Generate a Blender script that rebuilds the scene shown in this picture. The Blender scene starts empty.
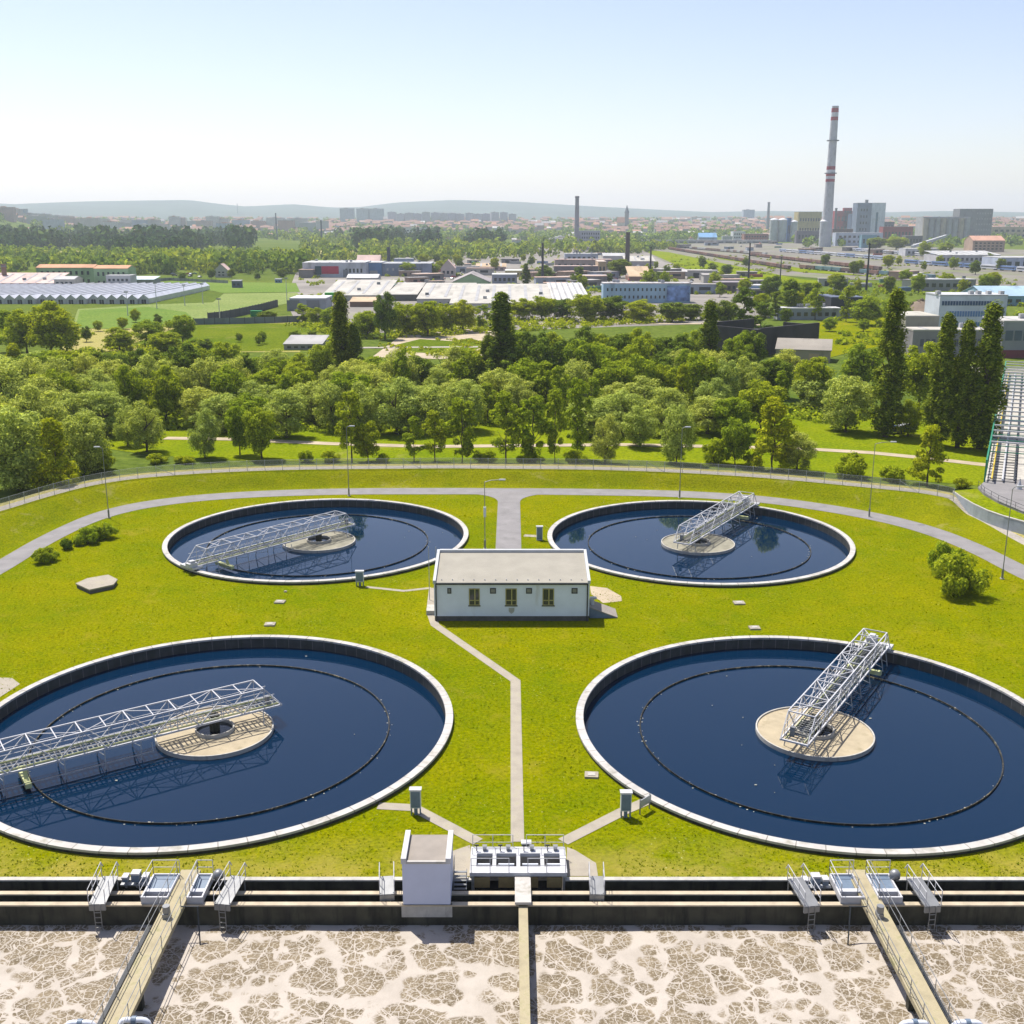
import bpy, bmesh, math, random
import numpy as np
from mathutils import Vector, Matrix, noise as mnoise
from mathutils.geometry import delaunay_2d_cdt
R = math.radians
random.seed(7); rng = np.random.default_rng(7)
scn = bpy.context.scene
col = scn.collection
# ------------------------------------------------------------------ camera: solved from the four round tanks
FOC, PITCH, CAMH = 1107.5, R(14.735), 41.0
def gp(px, py, z=0.0):
    """ground point seen at a pixel of the photograph, on the level z"""
    a = PITCH + math.atan((py-512)/FOC)
    Y = (CAMH-z)/math.tan(a)
    d = Y*math.cos(PITCH) + (CAMH-z)*math.sin(PITCH)
    return Vector(((px-512)*d/FOC, Y, z))
def zat(py, Y):
    return CAMH - Y*math.tan(PITCH + math.atan((py-512)/FOC))
def mpp(Y, z=0.0):
    return (Y*math.cos(PITCH) + (CAMH-z)*math.sin(PITCH))/FOC
# ------------------------------------------------------------------ mesh helpers
class MB:
    def __init__(s): s.v=[]; s.f=[]; s.m=[]; s.cur=0
    def face(s, pts):
        n=len(s.v); s.v += [tuple(p) for p in pts]; s.f.append(tuple(range(n,n+len(pts)))); s.m.append(s.cur)
    def raw(s, vs, fs):
        n=len(s.v); s.v += [tuple(p) for p in vs]
        for f in fs: s.f.append(tuple(n+i for i in f)); s.m.append(s.cur)
    def box(s, x0,x1,y0,y1,z0,z1, M=None):
        vs=[Vector((x,y,z)) for z in (z0,z1) for y in (y0,y1) for x in (x0,x1)]
        if M is not None: vs=[M@v for v in vs]
        s.raw(vs, [(0,2,3,1),(4,5,7,6),(0,1,5,4),(2,6,7,3),(0,4,6,2),(1,3,7,5)])
        return s
    def bar(s, p, q, w, h=None, n=4):
        p=Vector(p); q=Vector(q); d=q-p
        if d.length<1e-6: return s
        h=h or w; d.normalize()
        u=d.cross(Vector((0,0,1)))
        if u.length<1e-4: u=Vector((1,0,0))
        u.normalize(); v=u.cross(d).normalized()
        if n==4:
            o=[(-.5,-.5),(.5,-.5),(.5,.5),(-.5,.5)]
        else:
            o=[(.5*math.cos(2*math.pi*i/n),.5*math.sin(2*math.pi*i/n)) for i in range(n)]
        vs=[p+u*a*w+v*b*h for a,b in o]+[q+u*a*w+v*b*h for a,b in o]
        fs=[tuple(range(n))[::-1], tuple(range(n,2*n))]+[(i,(i+1)%n,n+(i+1)%n,n+i) for i in range(n)]
        s.raw(vs,fs); return s
    def tube(s, pts, r, n=8):
        pts=[Vector(p) for p in pts]; rs=r if isinstance(r,(list,tuple)) else [r]*len(pts)
        vs=[];fs=[]
        for i,p in enumerate(pts):
            d=(pts[min(i+1,len(pts)-1)]-pts[max(i-1,0)]).normalized()
            u=d.cross(Vector((0.03,0.01,1)))
            if u.length<1e-3: u=d.cross(Vector((1,0,0)))
            u.normalize(); v=u.cross(d)
            for k in range(n):
                t=2*math.pi*k/n; vs.append(p+(u*math.cos(t)+v*math.sin(t))*rs[i])
        for i in range(len(pts)-1):
            for k in range(n):
                fs.append((i*n+k,i*n+(k+1)%n,(i+1)*n+(k+1)%n,(i+1)*n+k))
        fs.append(tuple(range(n))[::-1]); fs.append(tuple(range((len(pts)-1)*n,len(pts)*n)))
        s.raw(vs,fs); return s
    def lathe(s, prof, n=48, c=(0,0)):
        vs=[];fs=[];m=len(prof)
        for k in range(n):
            t=2*math.pi*k/n
            for r,z in prof: vs.append((c[0]+r*math.cos(t),c[1]+r*math.sin(t),z))
        for k in range(n):
            for i in range(m-1):
                a=k*m+i; b=((k+1)%n)*m+i
                fs.append((a,b,b+1,a+1))
        s.raw(vs,fs); return s
    def prism(s, outl, z0, z1):
        n=len(outl)
        vs=[(x,y,z0) for x,y in outl]+[(x,y,z1) for x,y in outl]
        s.raw(vs,[tuple(range(n))[::-1],tuple(range(n,2*n))]+[(i,(i+1)%n,n+(i+1)%n,n+i) for i in range(n)]); return s
    def build(s, name, mats, parent=None, smooth=False):
        me=bpy.data.meshes.new(name); me.from_pydata(s.v,[],s.f)
        if not isinstance(mats,(list,tuple)): mats=[mats]
        for m in mats: me.materials.append(m)
        if len(mats)>1: me.polygons.foreach_set('material_index', s.m)
        if smooth: me.polygons.foreach_set('use_smooth',[True]*len(s.f))
        me.update()
        return link(name, me, parent)
def link(name, data, parent=None):
    o=bpy.data.objects.new(name,data); col.objects.link(o)
    if parent is not None: o.parent=parent
    return o
def tag(o, label, cat, group=None, kind=None):
    o['label']=label; o['category']=cat
    if group: o['group']=group
    if kind: o['kind']=kind
    return o
def thing(name, label, cat, loc=(0,0,0), rz=0.0, group=None):
    o=bpy.data.objects.new(name,None); col.objects.link(o); o.empty_display_size=.3
    o.location=loc; o.rotation_euler=(0,0,rz)
    return tag(o,label,cat,group)
def struct(name, b, m, smooth=False, label=None):
    o=b.build(name,m,None,smooth) if isinstance(b,MB) else b
    o['kind']='structure'
    if label: o['label']=label
    return o
def copy_tree(o, parent=None):
    c=o.copy(); col.objects.link(c)
    if parent is not None: c.parent=parent
    for ch in list(o.children): copy_tree(ch,c)
    return c
# ------------------------------------------------------------------ materials
def node_mat(name):
    m=bpy.data.materials.new(name); m.use_nodes=True; nt=m.node_tree
    b=nt.nodes['Principled BSDF']; b.inputs['Specular IOR Level'].default_value=.3
    return m,nt,b
def N(nt,t,**kw):
    n=nt.nodes.new(t)
    for k,v in kw.items(): setattr(n,k,v)
    return n
def noise_fac(nt, scale, detail=4, coord='Object', rough=.55, stretch=None, dist=0.0):
    tc=N(nt,'ShaderNodeTexCoord'); no=N(nt,'ShaderNodeTexNoise')
    no.inputs['Scale'].default_value=scale; no.inputs['Detail'].default_value=detail; no.inputs['Roughness'].default_value=rough
    no.inputs['Distortion'].default_value=dist
    src=tc.outputs[coord]
    if stretch:
        mp=N(nt,'ShaderNodeMapping'); mp.inputs['Scale'].default_value=stretch
        nt.links.new(src,mp.inputs[0]); src=mp.outputs[0]
    nt.links.new(src,no.inputs['Vector']); return no.outputs['Fac']
def ramp(nt, fac, stops, interp='LINEAR'):
    r=N(nt,'ShaderNodeValToRGB'); r.color_ramp.interpolation=interp
    e=r.color_ramp.elements
    while len(e)<len(stops): e.new(.5)
    for i,(p,c) in enumerate(stops):
        e[i].position=p; e[i].color=(*c,1) if len(c)==3 else c
    nt.links.new(fac,r.inputs[0]); return r.outputs[0]
def mixc(nt, fac, a, b, mode='MIX'):
    m=N(nt,'ShaderNodeMix',data_type='RGBA',blend_type=mode)
    for i,v in ((0,fac),(6,a),(7,b)):
        if hasattr(v,'links'): nt.links.new(v,m.inputs[i])
        elif i==0: m.inputs[0].default_value=v
        else: m.inputs[i].default_value=(*v,1)
    return m.outputs[2]
def bump(nt,b,h,strength=.4,dist=.1):
    n=N(nt,'ShaderNodeBump'); n.inputs['Strength'].default_value=strength; n.inputs['Distance'].default_value=dist
    nt.links.new(h,n.inputs['Height']); nt.links.new(n.outputs[0],b.inputs['Normal'])
def pmat(name, c, rough=.7, var=.25, scale=1.5, bmp=0.0, metal=0.0, stain=None, coord='Object', spec=.3):
    """a painted / concrete / metal surface with uneven tone and optional streaky dirt"""
    m,nt,b=node_mat(name); b.inputs['Roughness'].default_value=rough; b.inputs['Metallic'].default_value=metal
    b.inputs['Specular IOR Level'].default_value=spec
    f=noise_fac(nt,scale,6,coord)
    lo=tuple(x*(1-var) for x in c); hi=tuple(min(1,x*(1+var*.7)) for x in c)
    out=ramp(nt,f,[(.28,lo),(.72,hi)])
    if stain:
        g=noise_fac(nt,stain[1],5,coord,.65,stain[3] if len(stain)>3 else (1,1,.25))
        g2=ramp(nt,g,[(stain[2],(0,0,0)),(min(1,stain[2]+.18),(1,1,1))])
        out=mixc(nt,g2,out,stain[0])
    nt.links.new(out,b.inputs['Base Color'])
    if bmp: bump(nt,b,noise_fac(nt,scale*6,5,coord),bmp,.05)
    return m
def jointed(m, n, width, dark):
    """cast joints: n dark radial lines round a ring"""
    nt=m.node_tree; b=nt.nodes['Principled BSDF']; src=b.inputs['Base Color'].links[0].from_socket
    tc=N(nt,'ShaderNodeTexCoord'); sp=N(nt,'ShaderNodeSeparateXYZ'); nt.links.new(tc.outputs['Object'],sp.inputs[0])
    def K(op,a,v):
        q=N(nt,'ShaderNodeMath',operation=op); nt.links.new(a,q.inputs[0])
        if hasattr(v,'links'): nt.links.new(v,q.inputs[1])
        else: q.inputs[1].default_value=v
        return q.outputs[0]
    f=K('FRACT',K('MULTIPLY',K('ADD',K('ARCTAN2',sp.outputs[1],sp.outputs[0]),7.0),n/6.28318),0.0)
    nt.links.new(mixc(nt,K('LESS_THAN',f,width),src,dark),b.inputs['Base Color']); return m
def grass_mat(name, cols, s=1.0, straw=None, bmp=.8, speck=None, dry=None):
    m,nt,b=node_mat(name); b.inputs['Roughness'].default_value=1.0; b.inputs['Specular IOR Level'].default_value=0.0
    f1=noise_fac(nt,.06*s,5,rough=.6); f2=noise_fac(nt,.45*s,6,rough=.7); f3=noise_fac(nt,3.2*s,4,rough=.75)
    c1=ramp(nt,f1,[(.38,cols[0]),(.62,cols[1])])
    c2=ramp(nt,f2,[(.34,cols[2]),(.66,cols[1])])
    c=mixc(nt,.55,c1,c2)
    d=ramp(nt,f3,[(.30,(.48,.55,.45)),(.5,(.98,.98,.98)),(.72,(1.5,1.38,1.2))])
    c=mixc(nt,1.0,c,d,'MULTIPLY')
    if straw:
        g=ramp(nt,noise_fac(nt,straw[1],6,rough=.7,dist=.6),[(straw[2],(0,0,0)),(straw[2]+.2,(1,1,1))])
        c=mixc(nt,g,c,straw[0])
    if dry:                      # the trampled, drier strip along the basin wall
        tc=N(nt,'ShaderNodeTexCoord'); sx=N(nt,'ShaderNodeSeparateXYZ'); nt.links.new(tc.outputs['Object'],sx.inputs[0])
        mr=N(nt,'ShaderNodeMapRange'); nt.links.new(sx.outputs[1],mr.inputs[0]); mr.inputs[1].default_value=dry[0]; mr.inputs[2].default_value=dry[1]
        c=mixc(nt,mixc(nt,1.0,mr.outputs[0],ramp(nt,noise_fac(nt,.3,6,rough=.7),[(.38,(0,0,0)),(.6,(.85,.85,.85))]),'MULTIPLY'),c,(.30,.25,.05))
    if speck:
        vo=N(nt,'ShaderNodeTexVoronoi'); vo.inputs['Scale'].default_value=speck[1]
        tc=N(nt,'ShaderNodeTexCoord'); nt.links.new(tc.outputs['Object'],vo.inputs['Vector'])
        sp=ramp(nt,vo.outputs['Distance'],[(0,(1,1,1)),(.16,(0,0,0))])
        ms=ramp(nt,noise_fac(nt,.22,4),[(.5,(0,0,0)),(.62,(1,1,1))])
        c=mixc(nt,mixc(nt,1.0,sp,ms,'MULTIPLY'),c,speck[0])
    nt.links.new(c,b.inputs['Base Color'])
    bump(nt,b,f3,bmp,.25)
    return m
def leaf_mat(name, dark, light, trans=.3, hue=.25, patch=None):
    m=bpy.data.materials.new(name); m.use_nodes=True; nt=m.node_tree
    nt.nodes.remove(nt.nodes['Principled BSDF']); out=nt.nodes['Material Output']
    ge=N(nt,'ShaderNodeNewGeometry'); oi=N(nt,'ShaderNodeObjectInfo')
    c=ramp(nt,ge.outputs['Random Per Island'],[(0,dark),(.75,light),(1,tuple(x*1.25 for x in light))])
    tint=ramp(nt,oi.outputs['Random'],[(0,(.72,.84,.85)),(.35,(.92,.98,.9)),(.65,(1.08,1.04,.9)),(1,(1.3,1.14,.8))])
    c=mixc(nt,hue*2,c,mixc(nt,1.0,c,tint,'MULTIPLY'))
    if patch: c=mixc(nt,1.0,c,ramp(nt,noise_fac(nt,patch,3),[(.36,(.5,.62,.8)),(.5,(.95,1,1)),(.64,(1.45,1.25,.9))]),'MULTIPLY')
    di=N(nt,'ShaderNodeBsdfDiffuse'); tr=N(nt,'ShaderNodeBsdfTranslucent'); mx=N(nt,'ShaderNodeMixShader')
    mx.inputs[0].default_value=trans
    nt.links.new(c,di.inputs[0]); nt.links.new(mixc(nt,1.0,c,(1.25,1.2,.6),'MULTIPLY'),tr.inputs[0])
    nt.links.new(di.outputs[0],mx.inputs[1]); nt.links.new(tr.outputs[0],mx.inputs[2])
    nt.links.new(mx.outputs[0],out.inputs[0]); return m
def water_mat(name, c, wav=.004, rough=.03):
    m,nt,b=node_mat(name); b.inputs['Base Color'].default_value=(*c,1); b.inputs['Roughness'].default_value=rough
    b.inputs['IOR'].default_value=1.36; b.inputs['Specular IOR Level'].default_value=.5
    f=noise_fac(nt,1.6,5); bump(nt,b,f,.25,wav)
    return m
def foam_mat():
    m,nt,b=node_mat('aerated_foam'); b.inputs['Roughness'].default_value=.8
    tc=N(nt,'ShaderNodeTexCoord')
    # warp the coordinates so that the bubbles' outlines are uneven
    nz=N(nt,'ShaderNodeTexNoise'); nz.inputs['Scale'].default_value=.8; nz.inputs['Detail'].default_value=4
    nt.links.new(tc.outputs['Object'],nz.inputs['Vector'])
    vm=N(nt,'ShaderNodeVectorMath',operation='MULTIPLY_ADD'); vm.inputs[1].default_value=(.6,.6,.6)
    nt.links.new(nz.outputs['Color'],vm.inputs[0]); nt.links.new(tc.outputs['Object'],vm.inputs[2])
    def vor(scale,feat,rnd=1.0):
        v=N(nt,'ShaderNodeTexVoronoi',feature=feat); v.inputs['Scale'].default_value=scale; v.inputs['Randomness'].default_value=rnd
        nt.links.new(vm.outputs[0],v.inputs['Vector']); return v
    big=vor(.36,'F1'); mid=vor(.80,'F1')
    med=vor(.66,'DISTANCE_TO_EDGE'); sm=vor(1.7,'DISTANCE_TO_EDGE')
    def math_(op,a,b_=None):
        n=N(nt,'ShaderNodeMath',operation=op)
        for i,v in ((0,a),(1,b_)):
            if v is None: continue
            if hasattr(v,'links'): nt.links.new(v,n.inputs[i])
            else: n.inputs[i].default_value=v
        return n.outputs[0]
    reach=noise_fac(nt,.16,3)
    sc=N(nt,'ShaderNodeSeparateColor'); nt.links.new(big.outputs['Color'],sc.inputs[0])
    thr=math_('MULTIPLY_ADD',sc.outputs[0],.20); thr.node.inputs[2].default_value=.54
    ebig=vor(.36,'DISTANCE_TO_EDGE'); emid=vor(.80,'DISTANCE_TO_EDGE')
    tb=math_('MULTIPLY_ADD',noise_fac(nt,.45,4),.34); tb.node.inputs[2].default_value=-.09
    step=lambda d,t,wd: (lambda n:(setattr(n,'clamp',True),nt.links.new(math_('SUBTRACT',d,t),n.inputs[0]),setattr(n.inputs[1],'default_value',-wd),setattr(n.inputs[2],'default_value',wd),n.outputs[0])[-1])(N(nt,'ShaderNodeMapRange'))
    inv=lambda o: math_('SUBTRACT',1.0,o)
    patch=math_('MULTIPLY',inv(step(big.outputs['Distance'],thr,.03)),step(ebig.outputs['Distance'],tb,.016))
    patch2=inv(step(mid.outputs['Distance'],math_('SUBTRACT',thr,.13),.06))
    patch2=math_('MULTIPLY',patch2,step(emid.outputs['Distance'],math_('MULTIPLY',tb,.8),.016))
    patch=math_('MAXIMUM',patch,patch2)
    e1=step(med.outputs['Distance'],.016,.010)
    e2=step(sm.outputs['Distance'],math_('MULTIPLY',noise_fac(nt,.8,3),.07),.016)
    pm=math_('MULTIPLY',patch,math_('MULTIPLY',e1,e2))
    brown=ramp(nt,noise_fac(nt,.7,5),[(.3,(.105,.078,.042)),(.7,(.205,.16,.10))])
    brown=mixc(nt,ramp(nt,noise_fac(nt,7,4,rough=.7),[(.5,(0,0,0)),(.62,(.75,.75,.75))]),brown,(.42,.375,.31))
    cream=ramp(nt,noise_fac(nt,.5,6,rough=.65),[(.3,(.345,.305,.26)),(.6,(.42,.375,.325))])
    nt.links.new(mixc(nt,pm,cream,brown),b.inputs['Base Color'])
    h=math_('SUBTRACT',noise_fac(nt,6,4),math_('MULTIPLY',pm,.8)); bump(nt,b,h,.35,.06)
    return m
def window_grid_mat(name, wall, glass, sx, sz, frac=.5):
    """far walls: storeys of window openings as a pattern in the wall's own material"""
    m,nt,b=node_mat(name); b.inputs['Roughness'].default_value=.6
    tc=N(nt,'ShaderNodeTexCoord'); sp=N(nt,'ShaderNodeSeparateXYZ'); nt.links.new(tc.outputs['Object'],sp.inputs[0])
    def M_(op,a,v=None):
        n=N(nt,'ShaderNodeMath',operation=op); nt.links.new(a,n.inputs[0])
        if v is not None:
            if hasattr(v,'links'): nt.links.new(v,n.inputs[1])
            else: n.inputs[1].default_value=v
        return n.outputs[0]
    xy=M_('ADD',sp.outputs[0],sp.outputs[1])
    fx=M_('FRACT',M_('DIVIDE',xy,sx)); fz=M_('FRACT',M_('DIVIDE',sp.outputs[2],sz))
    w=M_('MULTIPLY',M_('GREATER_THAN',fx,1-frac),M_('GREATER_THAN',fz,.5))
    oi=N(nt,'ShaderNodeObjectInfo')
    wc=ramp(nt,oi.outputs['Random'],[(i/max(1,len(wall)-1),c) for i,c in enumerate(wall)],'CONSTANT') if len(wall)>1 else None
    f=noise_fac(nt,.05,3); dirt=ramp(nt,f,[(.3,(.8,.8,.8)),(.7,(1.08,1.08,1.08))])
    base=mixc(nt,1.0,wc if wc is not None else wall[0],dirt,'MULTIPLY')
    nt.links.new(mixc(nt,w,base,glass),b.inputs['Base Color']); return m
M={}
M['lawn']=grass_mat('lawn_grass',[(.098,.155,.001),(.215,.210,.001),(.14,.172,.001)],1.0,straw=((.25,.215,.02),.2,.57),dry=(68.5,63.5),speck=((.5,.5,.25),2.2))
M['bank']=grass_mat('bank_grass',[(.115,.16,.002),(.215,.215,.004),(.16,.185,.003)],1.2,straw=((.30,.26,.09),.2,.58))
M['meadow']=grass_mat('meadow_grass',[(.09,.155,.003),(.19,.22,.006),(.13,.175,.004)],.5,straw=((.30,.26,.10),.05,.60),bmp=.6)
M['terrain']=grass_mat('terrain_grass',[(.05,.095,.014),(.12,.15,.026),(.08,.12,.02)],.12,straw=((.28,.25,.13),.008,.6),bmp=.3)
M['rough_field']=grass_mat('rough_field_grass',[(.055,.105,.006),(.135,.165,.012),(.09,.13,.008)],.35,straw=((.26,.22,.08),.04,.58),bmp=.5)
M['tuft']=leaf_mat('grass_tuft_blades',(.14,.20,.003),(.27,.29,.006),.4,.05)
M['pitch']=grass_mat('pitch_turf',[(.09,.17,.03),(.15,.21,.045),(.11,.18,.035)],.25,bmp=.2)
M['pale_pitch']=grass_mat('worn_pitch_turf',[(.14,.20,.055),(.21,.25,.09),(.17,.22,.07)],.25,bmp=.2)
M['dry']=grass_mat('dry_grass',[(.30,.27,.09),(.36,.31,.13),(.24,.24,.06)],.6,bmp=.6)
M['asphalt']=pmat('old_asphalt',(.215,.205,.205),.9,.15,.5,.3,stain=((.16,.155,.15),.35,.55,(1,1,1)))
M['slab']=pmat('path_slab_concrete',(.32,.285,.23),.9,.18,.9,.3,stain=((.28,.26,.17),.9,.56,(1,1,1)))
M['gravel']=pmat('gravel',(.33,.30,.26),.95,.3,2.5,.5)
M['dirt']=pmat('dirt_track',(.40,.33,.235),.95,.25,.25,.3)
M['yard']=pmat('yard_ground',(.22,.20,.18),.95,.35,.03,0,stain=((.20,.21,.10),.02,.55,(1,1,1)))
M['concrete']=pmat('weathered_concrete',(.42,.40,.36),.85,.22,1.3,.3,stain=((.22,.21,.18),1.2,.56))
M['coping']=pmat('pale_coping_concrete',(.44,.42,.395),.8,.16,.9,.2,stain=((.27,.255,.21),.8,.54,(1,1,1)))
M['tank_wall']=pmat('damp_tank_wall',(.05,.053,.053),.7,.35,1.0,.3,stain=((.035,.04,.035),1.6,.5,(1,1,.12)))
M['dark_wall']=pmat('shade_darkened_algae_wall',(.050,.048,.034),.7,.5,.9,.3,stain=((.012,.014,.010),1.3,.48,(1,1,.15)))  # wet algae, with the shade on the wall faces darkened into the colour
M['wall_top']=pmat('wall_top_concrete',(.44,.37,.27),.85,.2,1.2,.2,stain=((.28,.25,.17),.8,.56,(1,1,1)))
M['walkway']=pmat('mossy_walkway_concrete',(.36,.31,.20),.85,.25,1.0,.3,stain=((.22,.21,.10),1.0,.52,(1,1,1)))
M['grating']=pmat('open_grating',(.13,.135,.13),.6,.2,1.2,0)
M['rim']=jointed(pmat('tank_rim_concrete',(.44,.42,.395),.8,.2,.9,.2,stain=((.25,.24,.19),.8,.53,(1,1,1))),64,.035,(.17,.16,.14))
jointed(M['tank_wall'],96,.05,(.13,.13,.125))
M['parapet']=pmat('parapet_render',(.46,.47,.48),.85,.1,.6,.15)
M['sludge']=pmat('dried_sludge',(.38,.32,.22),.95,.2,.7,.3,stain=((.25,.21,.13),.8,.55,(1,1,1)))
M['grey_sludge']=pmat('grey_sludge',(.25,.235,.18),.95,.3,.9,.3,stain=((.33,.31,.26),.8,.6,(1,1,1)))
M['baffle']=pmat('scummy_baffle',(.022,.02,.012),.7,.5,1.2,.2,stain=((.30,.25,.15),2.2,.53,(1,1,1)))
M['water']=water_mat('clarifier_water',(.0,.0125,.037))
M['darkwater']=water_mat('channel_water',(.006,.008,.012),.01)
M['foam']=foam_mat()
M['wmetal']=pmat('white_painted_steel',(.48,.48,.50),.45,.12,1.4,0,stain=((.42,.38,.30),2.2,.66,(1,1,.6)))
M['gmetal']=pmat('grey_steel',(.42,.43,.44),.45,.2,1.2,0,.3)
M['galv']=pmat('galvanised_steel',(.24,.245,.25),.4,.15,1.5,0,.35)
M['ymetal']=pmat('lime_toe_board',(.50,.52,.25),.6,.2,.9,0,stain=((.55,.55,.5),1.0,.55,(1,1,1)))
M['dmetal']=pmat('dark_steel',(.04,.045,.05),.5,.3,2,0)
M['bluegrey']=pmat('blue_grey_painted_steel',(.14,.19,.26),.5,.15,2,0)
M['pipe']=pmat('white_pipe',(.62,.65,.72),.35,.1,1.5,0)
M['wwall']=pmat('white_render',(.70,.75,.83),.85,.07,.6,.15,stain=((.50,.51,.50),.6,.62,(1,1,.15)))
M['cabwall']=pmat('white_panel_wall',(.52,.55,.68),.7,.05,.8)
M['plinth']=pmat('dark_plinth',(.10,.095,.09),.85,.25,1.5,.2)
M['roofgrey']=pmat('sanded_roofing_felt',(.31,.29,.245),.95,.10,.6,.25,stain=((.40,.38,.33),.35,.6,(.25,1,1)))
M['tarroof']=pmat('brown_grey_roofing_felt',(.27,.24,.21),.95,.14,.8,.2)
M['glass']=pmat('dark_glass',(.03,.04,.05),.08,.3,.4,0,spec=.6)
M['yframe']=pmat('ochre_window_frame',(.38,.34,.13),.6,.15,2)
M['bark']=pmat('bark',(.09,.07,.05),.95,.35,3,.4)
M['leaf_willow']=leaf_mat('willow_leaves',(.15,.205,.03),(.50,.56,.14),.45)
M['leaf_round']=leaf_mat('broadleaf_leaves',(.105,.17,.010),(.36,.43,.03),.45)
M['leaf_bright']=leaf_mat('bright_leaves',(.14,.20,.006),(.38,.42,.018),.35)
M['leaf_poplar']=leaf_mat('poplar_leaves',(.05,.088,.008),(.235,.28,.026),.25)
M['leaf_dark']=leaf_mat('dark_leaves',(.05,.09,.010),(.19,.25,.026),.2)
M['leaf_far']=leaf_mat('far_wood_leaves',(.07,.13,.015),(.25,.33,.04),.25,.25,.03)
M['leaf_fardark']=leaf_mat('far_conifer_leaves',(.025,.055,.022),(.07,.12,.034),.1,.25,.025)
HAZE,SUN,SKY,EXPO=.85e-4,4.1,.098,.82
# ------------------------------------------------------------------ setting: plan of the works in polar form about C
C=Vector((0,75,0))
def polar_curve(px_pts, z, extra):
    t=[];r=[]
    for px,py in px_pts:
        p=gp(px,py,z)-C; t.append(math.atan2(p.x,p.y)); r.append(math.hypot(p.x,p.y))
    for x,y in extra:
        t.append(math.atan2(x-C.x,y-C.y)); r.append(math.hypot(x-C.x,y-C.y))
    o=np.argsort(t); t=np.array(t)[o]; r=np.array(r)[o]
    t=np.concatenate([t-2*np.pi,t,t+2*np.pi]); r=np.concatenate([r,r,r])
    def f(a):                                   # smoothed by a small window
        return np.mean([np.interp(a+d,t,r) for d in np.linspace(-.05,.05,9)],axis=0)
    return f
BACK=[(-66,60),(-66,20),(-60,-40),(0,-60),(62,-40),(68,20),(68,60)]
ROAD=polar_curve([(0,569),(50,538),(110,511),(180,499.5),(250,494.5),(330,492),(420,491.5),(508,491.8),(600,492.5),(690,494.5),(760,499),(820,507),(870,515.5),(920,527),(970,546),(1024,574)],0,[(-65,105)]+BACK+[(66,100)])
CREST=polar_curve([(0,512),(60,493),(110,481),(180,474.5),(250,471),(380,469),(512,469),(640,471),(760,477.5),(860,487),(950,496),(1024,536)],2.0,[(-82,110),(70,115)]+[(x*1.22,y-8) for x,y in BACK])
NA=900
TH=np.linspace(-np.pi,np.pi,NA,endpoint=False)
# finer spacing towards the view
TH=np.sort(TH+ -0.0)
def ring(rad, z):
    return [Vector((C.x+r*math.sin(a),C.y+r*math.cos(a),z)) for a,r in zip(TH,rad)]
rd=ROAD(TH); cr=CREST(TH); RW=2.1
cr=np.maximum(cr,rd+RW+3.5)
foot=rd+RW+.3
LOW=lambda a:1-.72*min(1,max(0,(a-.665)/.03)) if a<2 else 1.0
def ringz(rad,z): return [Vector((C.x+r*math.sin(a),C.y+r*math.cos(a),z*LOW(a))) for a,r in zip(TH,rad)]
def strip(b, A, B, closed=True):
    n=len(A); k=len(b.v); b.v+= [tuple(p) for p in A]+[tuple(p) for p in B]
    for i in range(n if closed else n-1):
        j=(i+1)%n; b.f.append((k+i,k+j,k+n+j,k+n+i)); b.m.append(b.cur)
b=MB()
rows=[(foot,0.0)]
for t in np.linspace(.12,1,8):
    rows.append((foot+(cr-foot)*t, 2.0*(3*t*t-2*t**3)))
def wob(P,amp):
    return [Vector((p.x,p.y,p.z+amp*mnoise.noise(p*.35))) for p in P]
prev=ring(*rows[0])
for i,(r_,z) in enumerate(rows[1:]):
    cur=wob(ringz(r_,z),.18 if i<6 else 0); strip(b,prev,cur); prev=cur
struct('grass_bank',b,M['bank'],True)
b=MB(); strip(b,prev,ringz(cr+2.2,2.0)); struct('gravel_path',b,M['gravel'])
b=MB(); p1=ringz(cr+2.2,2.0); p2=ringz(cr+4.0,1.9); p3=wob(ring(cr+8.5,.0),0); strip(b,p1,p2); strip(b,p2,p3); struct('dry_grass_strip',b,M['dry'],True)
# ground to the horizon
RIDGE=[(-400,207),(-100,200),(30,206),(70,204.5),(110,203.5),(200,202.5),(230,206),(255,208),(300,205.5),(340,208.5),(365,208),(400,204),(455,201.8),(520,203.5),(600,208),(660,211),(705,213),(760,212),(880,213.5),(930,212.5),(1024,214),(1400,210)]
def hill(x,y):
    d=math.hypot(x,y)
    if y<100: return 0.0
    az=x/y; px=512+az*FOC*(1/math.cos(PITCH))*.97
    s=lambda a,b_,v: (lambda t:t*t*(3-2*t))(min(1,max(0,(v-a)/(b_-a))))
    z=44*s(2300,5600,d)
    ry=np.interp(px,[p for p,_ in RIDGE],[q for _,q in RIDGE])
    top=41+10000*(220.7-ry)/FOC
    z+=(top-44)*s(6500,10000,d)*(1-.8*s(10000,12400,d))
    # the wooded rise on the left
    z+=72*math.exp(-((px+40)/75)**2-((d-3600)/700)**2)
    if d>5000: z+=10*mnoise.noise(Vector((x*.0006,y*.0006,0)))*s(5000,7000,d)
    return z
b=MB(); base=cr+8.5; prev=p3
for k in [3,8,16,30,50,80,120,180,260,360,480,640,850,1100,1400,1800,2300,2700,3000,3300,3600,3900,4300,4800,5400,6100,7000,8000,9000,9600,10200,11000,12400]:
    cur=[]
    for p in ring(base+k,0):
        cur.append(Vector((p.x,p.y,hill(p.x,p.y))))
    b.cur=1 if k>5200 else 0; strip(b,prev,cur); prev=cur
M['hill_forest']=pmat('hill_forest',(.05,.08,.06),.95,.35,.004)
terr=struct('ground',b,[M['terrain'],M['hill_forest']],True)
def poly(name, pts, z, m, struct_=True, dens=None):
    b=MB(); b.face([(p.x,p.y,z) for p in pts]); return struct(name,b,m)
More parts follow.
